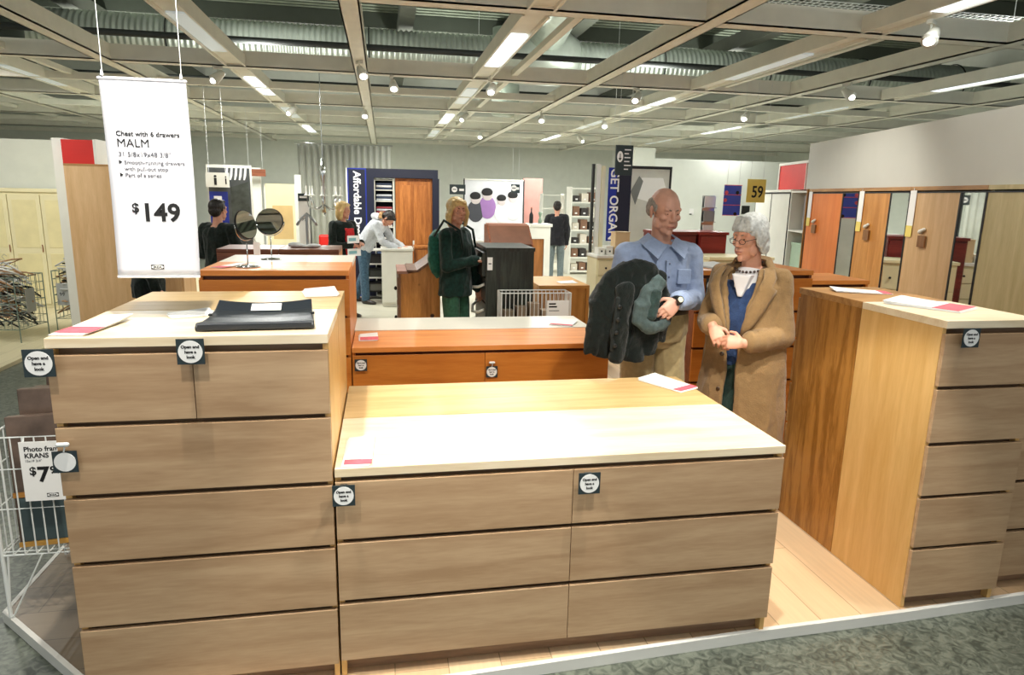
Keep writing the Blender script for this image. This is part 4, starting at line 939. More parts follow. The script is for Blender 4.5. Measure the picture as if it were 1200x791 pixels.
t = thing('light_box', 'orange-red box sign on top of the big birch wardrobe', 'sign', (-3.06, 5.80, 1.894)); B(0, .30, 0, .4, 0, .24).build('panel', red_p, t); B(.30, .325, -.005, .41, 0, .25).build('frame', white_p, t)
t = thing('partition_screen', 'tall white post edge left of the big birch wardrobe', 'panel', (-3.19, 5.9, -.028)); B(0, .11, 0, .8, 0, 2.18).build('board', white_p, t); B(.11, .125, 0, .8, 0, 2.16).build('edge_trim', plain('green glass edge', (120, 190, 160), .3), t)
t = thing('cream_wardrobe', 'cream double wardrobe with panelled doors at the far left', 'wardrobe', (-5.2, 8.2, -.028))
B(0, 1.26, .02, .6, 0, 1.60).build('body', cream, t); B(-.02, 1.28, -.01, .62, 1.60, 1.65).build('cornice', cream, t, bevel=.008)
for x0 in (.03, .43, .83):
    f = B(x0, x0 + .39, 0, .02, .08, 1.57).build('door', cream, t, bevel=.003)
    for z0, z1 in ((.14, .78), (.86, 1.50)): MB().box(x0 + .05, x0 + .34, -.006, 0, z0, z1).build('raised_panel', plain('cream panel', (222, 212, 164), .45), f, bevel=.004)
    MB().tube([(x0 + .365, -.012, .80), (x0 + .37, -.02, .85), (x0 + .365, -.012, .90)], .006, 6).build('handle', brown_x, f)
t = thing('tan_side_cabinet', 'narrow tan cabinet between the cream wardrobe and white post', 'cabinet', (-3.90, 8.3, -.028)); B(0, .35, .02, .5, 0, 1.5).build('body', wood('tan cabinet', (190, 160, 100), (206, 178, 122), 'z'), t); B(.02, .33, 0, .02, .05, 1.46).build('door', wood('tan cabinet', (190, 160, 100), (206, 178, 122), 'z'), t)

# wire bins full of wooden hangers
hw = [wood('hanger wood', (150, 112, 76), (190, 150, 110), 'x'), plain('white hanger', (214, 214, 208), .5), plain('black hanger', (34, 36, 36), .4)]
def hanger(i):
    t = bpy.data.objects.new('coat_hanger', None); COL.objects.link(t)
    m = MB(); m.tube([(-.21, 0, 0), (-.12, 0, .05), (0, 0, .085), (.12, 0, .05), (.21, 0, 0)], .009, 6); m.tube([(-.20, 0, .004), (.20, 0, .004)], .006, 6)
    m.build('shoulder_bar', hw[i], t, smooth=True)
    MB().tube([(0, 0, .085), (0, 0, .12), (.03, 0, .145), (.01, 0, .175), (-.02, 0, .16)], .003, 6).build('hook', steel, t)
    return t
protos = [hanger(k) for k in range(3)]
random.seed(11)
binspec = [((-4.28, 5.92), .60, .50, 'front'), ((-3.62, 6.55), .42, .55, 'rear')]
hn = 0
for (bx_, by_), w_, d_, nm in binspec:
    t = thing('wire_bin', 'grey wire bin heaped with hangers, the %s of the two' % nm, 'wire basket', (bx_, by_, -.002), -.12)
    wirebox(t, w_, d_, .70, .14, .003, .07, wire_g, cr=6)
    q = B(w_ * .1, w_ * .1 + .14, -.012, -.008, .30, .56).build('sign_plate', plain('grey card', (170, 172, 168), .6), t); text('lettering', '99', .06, (w_ * .1 + .03, -.013, .41), FRONT, ink, t, .0004)
    q = B(w_ + .006, w_ + .010, d_ * .3, d_ * .3 + .16, .30, .56).build('sign_plate', plain('grey card', (170, 172, 168), .6), t)
    NH = 84 if nm == 'front' else 60
    for k in range(NH):
        i = random.choice((0, 1, 1, 2, 0)); h = protos[i] if i in (0, 1, 2) and not protos[i].get('label') else dup(protos[i], (0, 0, 0))
        lx = random.uniform(.17, w_ - .17); ly = random.uniform(.08, d_ - .08); lz = .19 + .60 * (k / NH) + random.uniform(-.02, .03)
        c_, s_ = math.cos(-.12), math.sin(-.12)
        h.location = (bx_ + lx * c_ - ly * s_, by_ + lx * s_ + ly * c_, lz); h.rotation_euler = (random.uniform(-1.3, 1.3), random.uniform(-.5, .5), random.choice((0, PI)) + random.uniform(-.5, .5) if w_ > .5 else random.uniform(-.9, .9))
        tag(h, 'loose %s coat hanger in the heap of the %s wire bin' % (['brown wooden', 'white', 'black'][i], nm), 'hanger', 'loose %s hangers in the %s wire bin' % (['brown', 'white', 'black'][i], nm))

# ---------------------------------------------------------------- people
def V(*a): return Vector(a)
skin_m = plain('skin', (204, 148, 122), .5, var=.07, vscale=30, bump=.05, bscale=120); skin_m.node_tree.nodes['Principled BSDF'].inputs['Subsurface Weight'].default_value = .08
skin_r = plain('ruddy skin', (192, 144, 124), .5, var=.08, vscale=30, bump=.05, bscale=120)
lip_m = plain('lips', (164, 92, 84), .5, var=0)
eye_w = plain('eye white', (220, 214, 206), .3, var=0); eye_d = plain('iris', (40, 34, 30), .2, var=0)
def head_frame(c, yaw, pitch, roll=0):
    return Matrix.Translation(c) @ Euler((0, 0, yaw)).to_matrix().to_4x4() @ Euler((pitch, roll, 0)).to_matrix().to_4x4()
def head_parts(s, fem=False):
    m = MB(); k = .9 if fem else 1.0
    m.ell((0, .018, .035), (.074, .094, .083)); m.ell((0, -.022, .02), (.066, .068, .085)); m.ell((0, -.030, -.035), (.058, .060, .078)); m.ell((0, -.045, -.085), (.040 * k, .042, .032)); m.ell((0, -.080, -.100), (.020 * k, .016, .017))
    m.cap((-.040, -.078, .030), (.040, -.078, .030), .011 * k, .011 * k)
    for x in (-1, 1):
        m.ell((x * .040, -.064, -.018), (.021, .022, .020)); m.ell((x * .050, -.030, -.062), (.016, .034, .030))
        m.ell((x * .076, .012, -.004), (.009, .019, .031), (.2, x * .12, x * .45)); m.ell((x * .074, .008, -.03), (.007, .010, .013))
        m.ell((x * .012, -.101, -.026), (.009, .010, .008))
        m.ell((x * .031, -.078, .010), (.016, .008, .009))
    m.loft([((0, -.080, .028), .007, .010), ((0, -.092, .008), .009, .012), ((0, -.105, -.012), .011, .012), ((0, -.108, -.024), .012, .010), ((0, -.098, -.032), .010, .006)], side=(1, 0, 0))
    m.ell((0, -.106, -.020), (.012, .012, .011))
    m.ell((0, -.080, -.058), (.026, .018, .022))
    m.ell((0, -.0965, -.0535), (.020, .006, .0055)); m.ell((0, -.0945, -.066), (.017, .007, .006))
    return m.xf(Matrix.Scale(s, 4))
def face_details(F, s, parent, brow_m, lidded=True):
    for x in (-1, 1):
        e = MB().ell((x * .030, -.0755, .008), (.0104, .0080, .0055)).xf(F @ Matrix.Scale(s, 4)).build('eye', eye_w, parent, smooth=True)
        MB().ell((x * .030, -.0825, .0078), (.0052, .003, .0050)).xf(F @ Matrix.Scale(s, 4)).build('iris', eye_d, e, smooth=True)
        MB().loft([((x * .014, -.0885, .026), .002, .0032), ((x * .027, -.0870, .030), .002, .0038), ((x * .041, -.0775, .029), .002, .0022)], side=(0, 1, 0)).xf(F @ Matrix.Scale(s, 4)).build('eyebrow', brow_m, parent, smooth=True)
    MB().loft([((-.022, -.093, -.0595), .003, .0015), ((-.010, -.1015, -.0585), .004, .0028), ((0, -.1035, -.0592), .004, .003), ((.010, -.1015, -.0585), .004, .0028), ((.022, -.093, -.0595), .003, .0015)], side=(0, 1, 0)).xf(F @ Matrix.Scale(s, 4)).build('mouth', lip_m, parent, smooth=True)
def hand(m, w, d, nrm, ts, curl, s=1.0, spread=1.0, thumb=(.55, .75, -.25)):
    """w wrist, d towards the fingertips, nrm back of the hand, ts towards the thumb"""
    w, d, nrm, ts = Vector(w), Vector(d).normalized(), Vector(nrm), Vector(ts)
    nrm = (nrm - d * nrm.dot(d)).normalized(); ts = (ts - d * ts.dot(d) - nrm * ts.dot(nrm)).normalized()
    m.loft([(w - d * .02 * s, .026 * s, .020 * s), (w + d * .005 * s, .027 * s, .018 * s), (w + d * .03 * s, .036 * s, .016 * s), (w + d * .065 * s, .041 * s, .014 * s), (w + d * .088 * s, .039 * s, .011 * s)], side=ts, n=16)
    for i, (L, r) in enumerate(((.074, .0088), (.084, .0090), (.077, .0086), (.060, .0078))):
        o = ts * (.0295 - .0198 * i) * s * spread; p = w + d * (.084 - .004 * abs(i - 1)) * s + o; a = 0; q = d + ts * (.10 - .07 * i); q.normalize()
        for j, fr in enumerate((.44, .31, .25)):
            a += curl[j] * (1 + .10 * i); dd = q * math.cos(a) - nrm * math.sin(a); p2 = p + dd * L * fr * s
            m.cap(p, p2, r * s * (1 - .08 * j), r * s * (.93 - .08 * j), n=10); p = p2
    p = w + d * .022 * s + ts * .026 * s; a = (d * thumb[0] + ts * thumb[1] + nrm * thumb[2]).normalized(); p2 = p + a * .038 * s
    m.cap(p, p2, .0135 * s, .0105 * s, n=10); b_ = (d * .85 + ts * .25 + nrm * (thumb[2] - .1)).normalized(); m.cap(p2, p2 + b_ * .030 * s, .0102 * s, .0088 * s, n=10)
def std(H):
    s = H / 1.75
    return dict(s=s, pel=V(0, 0, .95) * s, wst=V(0, 0, 1.10) * s, chs=V(0, 0, 1.30) * s, nb=V(0, .02, 1.46) * s, head=V(0, -.012, 1.63) * s, hy=0, hp=0,
        sh=[V(-.175, .01, 1.41) * s, V(.175, .01, 1.41) * s], el=[V(-.23, .03, 1.13) * s, V(.23, .03, 1.13) * s], wr=[V(-.22, -.05, .88) * s, V(.22, -.05, .88) * s],
        hip=[V(-.09, 0, .92) * s, V(.09, 0, .92) * s], kn=[V(-.105, -.02, .50) * s, V(.105, -.02, .50) * s], an=[V(-.11, .02, .085) * s, V(.11, .02, .085) * s], ft=[V(-.25, -1, 0), V(.25, -1, 0)],
        hd=[V(0, -.1, -1), V(0, -.1, -1)], hn=[V(-1, 0, 0), V(1, 0, 0)], ht=[V(0, -1, 0), V(0, -1, 0)], curl=[(.35, .35, .25)] * 2)
def body(J, parent, mat, vox, fem=False, fat=1.0):
    s = J['s']; m = MB()
    m.loft([(J['pel'] - V(0, 0, .06) * s, .13 * s, .10 * s), (J['pel'], .150 * s * fat, .105 * s), (J['wst'], .128 * s * fat, .095 * s * fat), (J['chs'], .150 * s, .100 * s), (J['nb'] - V(0, 0, .05) * s, .145 * s, .075 * s), (J['nb'], .07 * s, .06 * s)], side=(1, 0, 0), n=20)
    F = head_frame(J['head'], J['hy'], J['hp']); h = head_parts(s, fem).xf(F); m.add(h.v, h.f)
    m.cap(J['nb'] - V(0, 0, .03) * s, F @ V(0, .012, -.055), .056 * s, .052 * s)
    for k in (0, 1):
        m.cap(J['sh'][k] * .92 + J['nb'] * .08, J['sh'][k], .052 * s, .050 * s)
        m.cap(J['sh'][k], J['el'][k], .046 * s, .036 * s); m.cap(J['el'][k], J['wr'][k], .036 * s, (.024 * s, .024 * s))
        hand(m, J['wr'][k], J['hd'][k], J['hn'][k], J['ht'][k], J['curl'][k], s)
        m.cap(J['hip'][k], J['kn'][k], .080 * s, .052 * s); m.cap(J['kn'][k], J['an'][k], .050 * s, .034 * s)
        f = J['ft'][k].normalized(); m.cap(J['an'][k] - f * .03 * s - V(0, 0, .045) * s, J['an'][k] + f * .13 * s - V(0, 0, .055) * s, .030 * s, .024 * s, side=f.cross(V(0, 0, 1)))
    return remeshed(m, 'body', mat, parent, vox, 2), F
def torso_secs(J, add, hem, taper=1.0, top=True, fat=1.0):
    s = J['s']; L = [(J['pel'] - (J['wst'] - J['pel']).normalized() * hem, (.160 * fat + add) * s * taper, (.120 + add) * s)] if hem else []
    L += [(J['pel'], (.158 * fat + add) * s, (.118 + add) * s), (J['wst'], (.138 * fat + add) * s, (.110 + add) * s), (J['chs'], (.162 + add) * s, (.115 + add) * s), (J['nb'] - (J['nb'] - J['chs']) * .35, (.168 + add) * s, (.095 + add) * s), (J['nb'] - (J['nb'] - J['chs']) * .08, (.105 + add) * s, (.07 + add) * s)]
    return L
def jacket_mesh(J, add=.012, hem=.06, arm=.06, cuff=.04, fat=1.0, taper=1.0, short=0):
    s = J['s']; m = MB(); m.loft(torso_secs(J, add, hem, taper, fat=fat), side=(1, 0, 0), n=24)
    for k in (0, 1):
        m.cap(J['nb'] * .55 + J['sh'][k] * .45 - V(0, 0, .02) * s, J['sh'][k], (arm * s, arm * s), (arm * s, arm * s))
        m.cap(J['sh'][k], J['el'][k], arm * s, arm * .86 * s); e = J['wr'][k] * (1 - short) + J['el'][k] * short; m.cap(J['el'][k], e, arm * .84 * s, cuff * s)
    return m
def trousers_mesh(J, th=.088, kn=.068, hem=.058, top=.02, fat=1.0):
    s = J['s']; m = MB()
    up_ = (J['wst'] - J['pel']).normalized()
    m.loft([(J['pel'] + up_ * top * s, .150 * fat * s, .118 * s), (J['pel'], .160 * fat * s, .122 * s), (J['pel'] - up_ * .06 * s, .162 * fat * s, .12 * s), (J['pel'] - up_ * .10 * s, .12 * s, .10 * s)], side=(1, 0, 0), n=24)
    for k in (0, 1):
        m.cap(J['hip'][k], J['kn'][k], th * s, kn * s); m.loft([(J['kn'][k] + V(0, 0, .04) * s, kn * s, kn * s), (J['kn'][k], kn * s, kn * s), ((J['kn'][k] + J['an'][k]) / 2, kn * .95 * s, kn * .95 * s), (J['an'][k] - V(0, 0, .03) * s, hem * s, hem * 1.1 * s)], side=(1, 0, 0), n=16)
    return m
def shoes(J, parent, mat):
    s = J['s']
    for k in (0, 1):
        f = J['ft'][k].normalized(); a = J['an'][k].copy(); a.z = .0; m = MB(); sd = f.cross(V(0, 0, 1))
        m.loft([(a - f * .065 * s + V(0, 0, .04) * s, .020 * s, .034 * s), (a - f * .05 * s + V(0, 0, .042) * s, .034 * s, .040 * s), (a + f * .03 * s + V(0, 0, .042) * s, .038 * s, .040 * s), (a + f * .11 * s + V(0, 0, .032) * s, .046 * s, .030 * s), (a + f * .17 * s + V(0, 0, .026) * s, .040 * s, .022 * s), (a + f * .195 * s + V(0, 0, .022) * s, .018 * s, .014 * s)], side=sd, n=14)
        m.v = [(x, y, max(z, .003)) for x, y, z in m.v]
        o = m.build('shoe', mat, parent, smooth=True)
def ring_collar(J, mat, parent, r=.075, h=.05, add=.0, name='collar'):
    s = J['s']; m = MB(); c = J['nb'] + V(0, -.01, -.015) * s; n = 24
    lo = []; hi = []
    for z, rr in ((0, r), (h * .6, r * .9), (h, r * .92)):
        lo.append([tuple(c + V(rr * math.cos(a) * s, rr * .95 * math.sin(a) * s, z * s + .02 * math.sin(a) * s)) for a in [(-PI / 2 + .3) + (2 * PI - .6) * i / n for i in range(n + 1)]])
        hi.append([tuple(c + V((rr + .012) * math.cos(a) * s, (rr + .012) * .95 * math.sin(a) * s, z * s + .02 * math.sin(a) * s)) for a in [(-PI / 2 + .3) + (2 * PI - .6) * i / n for i in range(n + 1)]])
    m.solid_grid(lo, hi); return m.build(name, mat, parent, smooth=True)
def hair_cap(F, s, mat, parent, kind='short', name='hair', seed=0):
    m = MB(); g_ = []
    if kind == 'short':
        m.ell((0, .022, .045), (.082, .098, .085)); m.ell((0, .055, -.005), (.072, .062, .07)); m.ell((0, -.055, .092), (.050, .030, .022))
        for x in (-1, 1): m.ell((x * .070, .005, .02), (.014, .035, .04))
    elif kind == 'bob':
        m.ell((0, .020, .050), (.088, .102, .085)); m.ell((0, .055, -.02), (.080, .065, .085))
        for x in (-1, 1): m.ell((x * .078, .012, .010), (.018, .052, .065)); m.ell((x * .074, .035, -.045), (.018, .036, .045))
        for i in range(9): a = -.045 + .0112 * i; m.cap((a * .8, -.050, .115), (a * 1.35, -.088 + abs(a) * .5, .052), .013, .008)
    elif kind == 'long':
        m.ell((0, .020, .050), (.090, .104, .085)); m.ell((0, .05, -.05), (.088, .065, .12))
        for x in (-1, 1): m.cap((x * .055, -.040, .085), (x * .088, -.030, -.02), .022, .026); m.cap((x * .088, -.025, -.02), (x * .082, -.015, -.125), .026, .016)
        m.cap((-.03, -.065, .098), (.05, -.075, .075), .018, .012)
    m.xf(F @ Matrix.Scale(s, 4))
    return remeshed(m, name, mat, parent, .005, 1, folds(.003, 90, 90, 25, seed))

# --- the bald man with a jacket over his arm
MX, MY = 1.652, 1.36
man = thing('person', 'bald man in a light blue shirt and khaki trousers with a jacket over his arm', 'person', (MX, MY, .001), 0)
J = std(1.72); s = J['s']
J['nb'] = V(.005, .0, 1.435); J['head'] = V(-.0, -.045, 1.60); J['hy'] = .12; J['hp'] = .26
J['pel'] = V(0, .0, .96); J['wst'] = V(0, .0, 1.08); J['chs'] = V(0, .0, 1.27)
J['sh'] = [V(-.19, .0, 1.365), V(.185, .0, 1.365)]; J['el'] = [V(-.235, -.01, 1.12), V(.205, -.05, 1.12)]; J['wr'] = [V(-.13, -.23, 1.15), V(-.03, -.345, 1.165)]
J['hip'] = [V(-.09, 0, .92), V(.09, 0, .92)]
J['hd'] = [V(.9, -.35, .05), V(-.72, -.20, -.62)]; J['hn'] = [V(-.1, -.5, .9), V(-.1, -.95, .25)]; J['ht'] = [V(.2, -.8, .2), V(-.1, .1, .95)]; J['curl'] = [(.3, .4, .3), (.45, .6, .4)]
b, F = body(J, man, skin_r, .0042, fat=1.08)
grey_hair = plain('grey hair', (140, 134, 126), .7, var=.3, vscale=60); brow_g = plain('grey brows', (110, 96, 84), .8, var=0)
face_details(F, s, man, brow_g)
m = MB()
for x in (-1, 1):
    m.ell((x * .060, .034, .026), (.0175, .056, .036)); m.ell((x * .055, .060, .0), (.022, .038, .046)); m.ell((x * .068, -.014, .018), (.006, .014, .022))
m.ell((0, .078, .008), (.062, .038, .052)); m.xf(F @ Matrix.Scale(s, 4))
remeshed(m, 'hair', grey_hair, man, .004, 1, folds(.002, 120, 120, 40))
shirt_m = fabric('light blue shirt', (138, 153, 182), .8, .25, 200, .08); khaki = fabric('khaki cotton', (176, 158, 116), .85, .3, 200, .1)
sh = jacket_mesh(J, .016, 0, .062, .046, fat=1.0, short=.08)
shirt = remeshed(sh, 'shirt', shirt_m, man, .006, 2, folds(.0065, 11, 14, 7, 3, .002, 40))
for sg in (-1, 1):
    m = MB(); c = J['nb'] + V(0, -.005, 0)
    pts_o = [V(sg * .062, .04, .040), V(sg * .064, -.035, .022), V(sg * .010, -.102, -.020)]; pts_i = [V(sg * .125, .03, -.005), V(sg * .128, -.060, -.016), V(sg * .072, -.142, -.082)]
    lo = [[tuple(c + p) for p in pts_o], [tuple(c + p) for p in pts_i]]; hi = [[tuple(c + p * 1.02 + V(0, -.008, .006)) for p in pts_o], [tuple(c + p * 1.02 + V(0, -.008, .004)) for p in pts_i]]
    m.solid_grid(lo, hi).build('collar_flap', shirt_m, man, smooth=False)
MB().loft([(J['nb'] + V(sg * 0, .055, .03), .05, .012), (J['nb'] + V(0, .058, -.01), .07, .012)], side=(1, 0, 0)).build('collar_band', shirt_m, man, smooth=True)
m = MB(); m.prism([(-.014, 1.345), (.014, 1.345), (.016, 1.11), (-.012, 1.11)], 'y', -.146, -.128); m.build('placket', shirt_m, man)
for z in (1.33, 1.26, 1.19): MB().ell((.002, -.148, z), (.006, .003, .006), n=10, m=6).build('button', plain('shirt button', (90, 100, 130), .4), man, smooth=True)
MB().box(.055, .13, -.143, -.125, 1.22, 1.30).build('chest_pocket', shirt_m, man, bevel=.004)
m = MB()
for k in (0, 1):
    d_ = (J['wr'][k] - J['el'][k]).normalized(); e = J['wr'][k] - d_ * .03
    m.cap(e - d_ * .03, e, (.045, .045), (.043, .043))
remeshed(m, 'cuff', shirt_m, man, .005, 1)
tr = trousers_mesh(J, .098, .082, .072, .05, 1.02); tr.loft([(V(0, 0, .90), .168, .13), (V(0, 0, .95), .186, .145), (V(0, 0, 1.02), .184, .144), (V(0, 0, 1.075), .176, .138)], side=(1, 0, 0), n=24)
remeshed(tr, 'trousers', khaki, man, .007, 2, folds(.007, 14, 12, 3.5, 8, .002, 40))
m = MB(); n = 32
for r0, r1, z0, z1 in ((.170, .182, 1.05, 1.088),):
    lo = [[(r0 * 1.02 * math.cos(2 * PI * i / n), r0 * .82 * math.sin(2 * PI * i / n), z) for i in range(n + 1)] for z in (z0, z1)]
    hi = [[(r1 * 1.02 * math.cos(2 * PI * i / n), r1 * .82 * math.sin(2 * PI * i / n), z) for i in range(n + 1)] for z in (z0, z1)]
    m.solid_grid(lo, hi)
be = m.build('belt', plain('black leather', (26, 22, 20), .4), man, smooth=True); MB().box(.0, .045, -.158, -.148, 1.047, 1.091).build('buckle', chrome, be, bevel=.002)
shoes(J, man, plain('brown leather', (60, 40, 28), .4))
d_ = (J['wr'][1] - J['el'][1]).normalized(); wc = J['wr'][1] + d_ * .012
wt = MB().loft([(wc - d_ * .011, .031, .026), (wc + d_ * .011, .031, .026)], n=20).build('watch', plain('black strap', (20, 20, 22), .4), man, smooth=True)
nn = V(.15, -.9, .3).normalized(); MB().loft([(wc + nn * .020, .019, .019), (wc + nn * .032, .019, .019)], n=20).build('watch_case', plain('black bezel', (24, 24, 26), .3), wt); MB().loft([(wc + nn * .032, .014, .014), (wc + nn * .034, .014, .014)], n=20).build('dial', plain('pale dial', (220, 222, 190), .3), wt)

# jacket over his arm
dk = fabric('dark green black wool', (10, 18, 16), .95, .5, 180, .4)
jk = thing('jacket', 'dark green-black jacket with grey lining draped over the bald man\'s arm', 'jacket', (MX, MY, 0))
m = MB()
ridge = [((-.40, -.24, 1.17), .90), ((-.35, -.25, 1.25), .885), ((-.29, -.26, 1.30), .87), ((-.22, -.27, 1.315), .865), ((-.17, -.27, 1.305), .90), ((-.125, -.26, 1.25), .96)]
for i, ((x, y, z), zb) in enumerate(ridge):
    m.loft([((x, y, z), .03, .02), ((x, y - .005, z - .02), .052, .040), ((x - .005, y - .015, z - .12), .055, .052), ((x - .01 + .01 * i, y - .01, (z + zb) / 2 - .03), .055, .050), ((x + .012 * i - .03, y, zb + .02), .050, .042), ((x + .012 * i - .03, y, zb - .02), .042, .030)], side=(1, 0, 0), n=16)
for a, b_ in zip(ridge[:-1], ridge[1:]): m.cap(a[0], b_[0], .045, .045)
m.cap((-.40, -.23, 1.15), (-.385, -.22, .90), (.05, .045), (.045, .04)); m.cap((-.30, -.32, 1.22), (-.335, -.335, .88), (.042, .035), (.035, .03))
m.cap((-.11, -.27, 1.26), (-.085, -.29, 1.12), (.045, .045), (.04, .03)); m.cap((-.16, -.24, 1.05), (-.11, -.24, .98), (.06, .05), (.05, .04))
remeshed(m, 'cloth', dk, jk, .006, 2, folds(.010, 17, 12, 8, 5, .003, 45))
lin = fabric('grey green lining', (62, 76, 76), .7, .3, 160, .3)
m = MB(); m.loft([((-.115, -.335, 1.27), .035, .020), ((-.17, -.345, 1.22), .045, .022), ((-.215, -.35, 1.14), .045, .022), ((-.225, -.35, 1.07), .040, .022), ((-.18, -.355, 1.03), .034, .024), ((-.11, -.345, 1.035), .030, .022), ((-.07, -.33, 1.06), .022, .018)], n=14)
remeshed(m, 'lining', lin, jk, .005, 2, folds(.006, 22, 12, 14, 2))
m = MB(); m.cap((-.155, -.355, 1.21), (-.175, -.36, 1.09), (.032, .02), (.03, .02)); remeshed(m, 'sleeve_lining', fabric('teal quilt', (34, 52, 50), .6, .3, 160, .3), jk, .005, 2, folds(.004, 30, 12, 30, 2))
m = MB(); m.cap((-.335, -.345, 1.18), (-.355, -.345, .92), (.020, .010), (.020, .010)); remeshed(m, 'placket', fabric('black trim', (20, 26, 26), .6, .3, 160, .3), jk, .005, 1)
for k in range(4): MB().ell((-.34 - .005 * k, -.366, 1.14 - .065 * k), (.011, .004, .011), n=12, m=6).build('button', plain('dark button', (16, 18, 18), .3), jk, smooth=True)

# --- the woman in the camel coat
WX, WY = 2.0, 1.0
wo = thing('person', 'grey-haired woman in glasses and a long camel coat with clasped hands', 'person', (WX, WY, .001), -.88); wo.scale = (.96, .96, 1.005)
J = std(1.60); s = J['s']
J['nb'] = V(0, .01, 1.33); J['head'] = V(-.005, -.05, 1.475); J['hy'] = -.30; J['hp'] = .14
J['pel'] = V(0, 0, .88); J['wst'] = V(0, 0, 1.0); J['chs'] = V(0, -.0, 1.17)
J['sh'] = [V(-.155, .0, 1.275), V(.155, .0, 1.275)]; J['el'] = [V(-.20, -.03, 1.03), V(.20, -.02, 1.0)]; J['wr'] = [V(-.085, -.235, 1.045), V(.085, -.245, .985)]
J['hd'] = [V(.62, -.42, -.62), V(-.88, -.42, .05)]; J['hn'] = [V(.3, -.75, .5), V(-.35, -.85, .4)]; J['ht'] = [V(.5, -.2, .7), V(0, .1, .95)]; J['curl'] = [(.5, .7, .5), (.7, .9, .6)]
J['hip'] = [V(-.085, 0, .84), V(.085, 0, .84)]; J['kn'] = [V(-.09, -.01, .46), V(.09, -.01, .46)]; J['an'] = [V(-.09, .02, .08), V(.09, .02, .08)]
b, F = body(J, wo, skin_m, .0042, True)
face_details(F, s, wo, plain('pale brows', (150, 132, 118), .8, var=0))
silver = plain('silver hair', (190, 192, 190), .55, var=.22, vscale=70, bump=.4, bscale=90)
hair_cap(F, s, silver, wo, 'bob', seed=4)
gl = plain('dark glasses frame', (24, 20, 20), .3, var=0); gm = MB()
for x in (-1, 1):
    gm.tube([(x * .031 + .021 * math.cos(2 * PI * k / 20), -.104 + abs(math.cos(2 * PI * k / 20) + x * .0) * .002, -.004 + .013 * math.sin(2 * PI * k / 20)) for k in range(20)], .0017, 6, closed=True)
    gm.tube([(x * .052, -.102, 0), (x * .070, -.085, .004), (x * .083, -.01, .006), (x * .080, .015, .0)], .0016, 6)
gm.tube([(-.010, -.106, 0), (0, -.109, .003), (.010, -.106, 0)], .0016, 6)
gm.xf(F @ Matrix.Scale(s, 4)).build('glasses', gl, wo, smooth=True)
camel = fabric('camel wool', (140, 112, 76), .95, .4, 150, .08)
# coat shell: rows from hem to shoulder, open at the front
def coat_rows(add):
    R_ = []; n = 56
    spec = [(.36, .235, .20, .16, .20), (.50, .225, .185, .15, .18), (.68, .212, .170, .14, .16), (.84, .202, .158, .14, .14), (.96, .192, .150, .16, .14), (1.06, .182, .146, .22, .20), (1.16, .184, .146, .32, .30), (1.24, .178, .134, .42, .40), (1.29, .145, .110, .56, .54), (1.325, .088, .082, .85, .8)]
    for z, rx, ry, al, ar in spec:
        row = []
        for i in range(n + 1):
            a = (-PI / 2 + ar) + (2 * PI - al - ar) * i / n; w_ = max(0, 1 - z) * .012 * math.sin(a * 9 + z * 2)
            row.append(((rx + add + w_) * math.cos(a), (ry + add + w_) * math.sin(a) + .005, z))
        R_.append(row)
    return R_
m = MB(); m.solid_grid(coat_rows(0), coat_rows(.016))
for k in (0, 1):
    m.cap(J['nb'] * .5 + J['sh'][k] * .5 - V(0, 0, .015), J['sh'][k] + V(0, 0, -.005), (.050, .056), (.056, .058))
    m.cap(J['sh'][k], J['el'][k], .058, .056); d_ = J['wr'][k] - J['el'][k]; m.cap(J['el'][k], J['wr'][k] - d_.normalized() * .050, .056, (.050, .050))
remeshed(m, 'coat', camel, wo, .006, 3, folds(.008, 10, 10, 5, 6, .002, 30))
# lapels and collar
for sg in (-1, 1):
    m = MB(); lo = []; hi = []
    for z, a0, a1, bump in ((.99, .15, .20, .004), (1.06, .20, .46, .010), (1.14, .32, .70, .014), (1.20, .42, .86, .016), (1.235, .48, .96, .016), (1.25, .50, .84, .016), (1.29, .62, 1.0, .018), (1.33, .85, 1.35, .02)):
        rx, ry = (.194 + (z - 1.0) * -.02, .152) if z < 1.26 else ((.165, .122) if z < 1.31 else (.105, .100)); ra = []; rb = []
        for i in range(6):
            a = a0 + (a1 - a0) * i / 5; A_ = -PI / 2 + sg * a; ex = .016 + bump * math.sin(PI * (i + .5) / 6)
            ra.append(((rx + ex) * math.cos(A_), (ry + ex) * math.sin(A_), z)); rb.append(((rx + ex + .011) * math.cos(A_), (ry + ex + .011) * math.sin(A_), z))
        lo.append(ra); hi.append(rb)
    m.solid_grid(lo, hi).build('lapel', camel, wo, smooth=True)
m = MB(); lo = []; hi = []
for z, r_ in ((1.29, .125), (1.325, .100), (1.365, .078), (1.35, .068)):
    ra = []; rb = []
    for i in range(17):
        a = -.45 + (PI + .9) * i / 16; ra.append((r_ * math.cos(a), .012 + r_ * .9 * math.sin(a), z + .01 * math.sin(a))); rb.append(((r_ + .014) * math.cos(a), .012 + (r_ + .014) * .9 * math.sin(a), z + .008 + .01 * math.sin(a)))
    lo.append(ra); hi.append(rb)
m.solid_grid(lo, hi).build('collar', camel, wo, smooth=True)
sw = fabric('blue knit', (46, 66, 104), .9, .6, 120, .2)
m = MB(); m.loft([(V(0, 0, .84), .165, .130), (V(0, 0, .98), .160, .130), (V(0, -.002, 1.10), .168, .134), (V(0, 0, 1.20), .160, .118), (V(0, .0, 1.26), .130, .09)], side=(1, 0, 0), n=24)
remeshed(m, 'sweater', sw, wo, .006, 2, folds(.003, 14, 14, 14, 2))
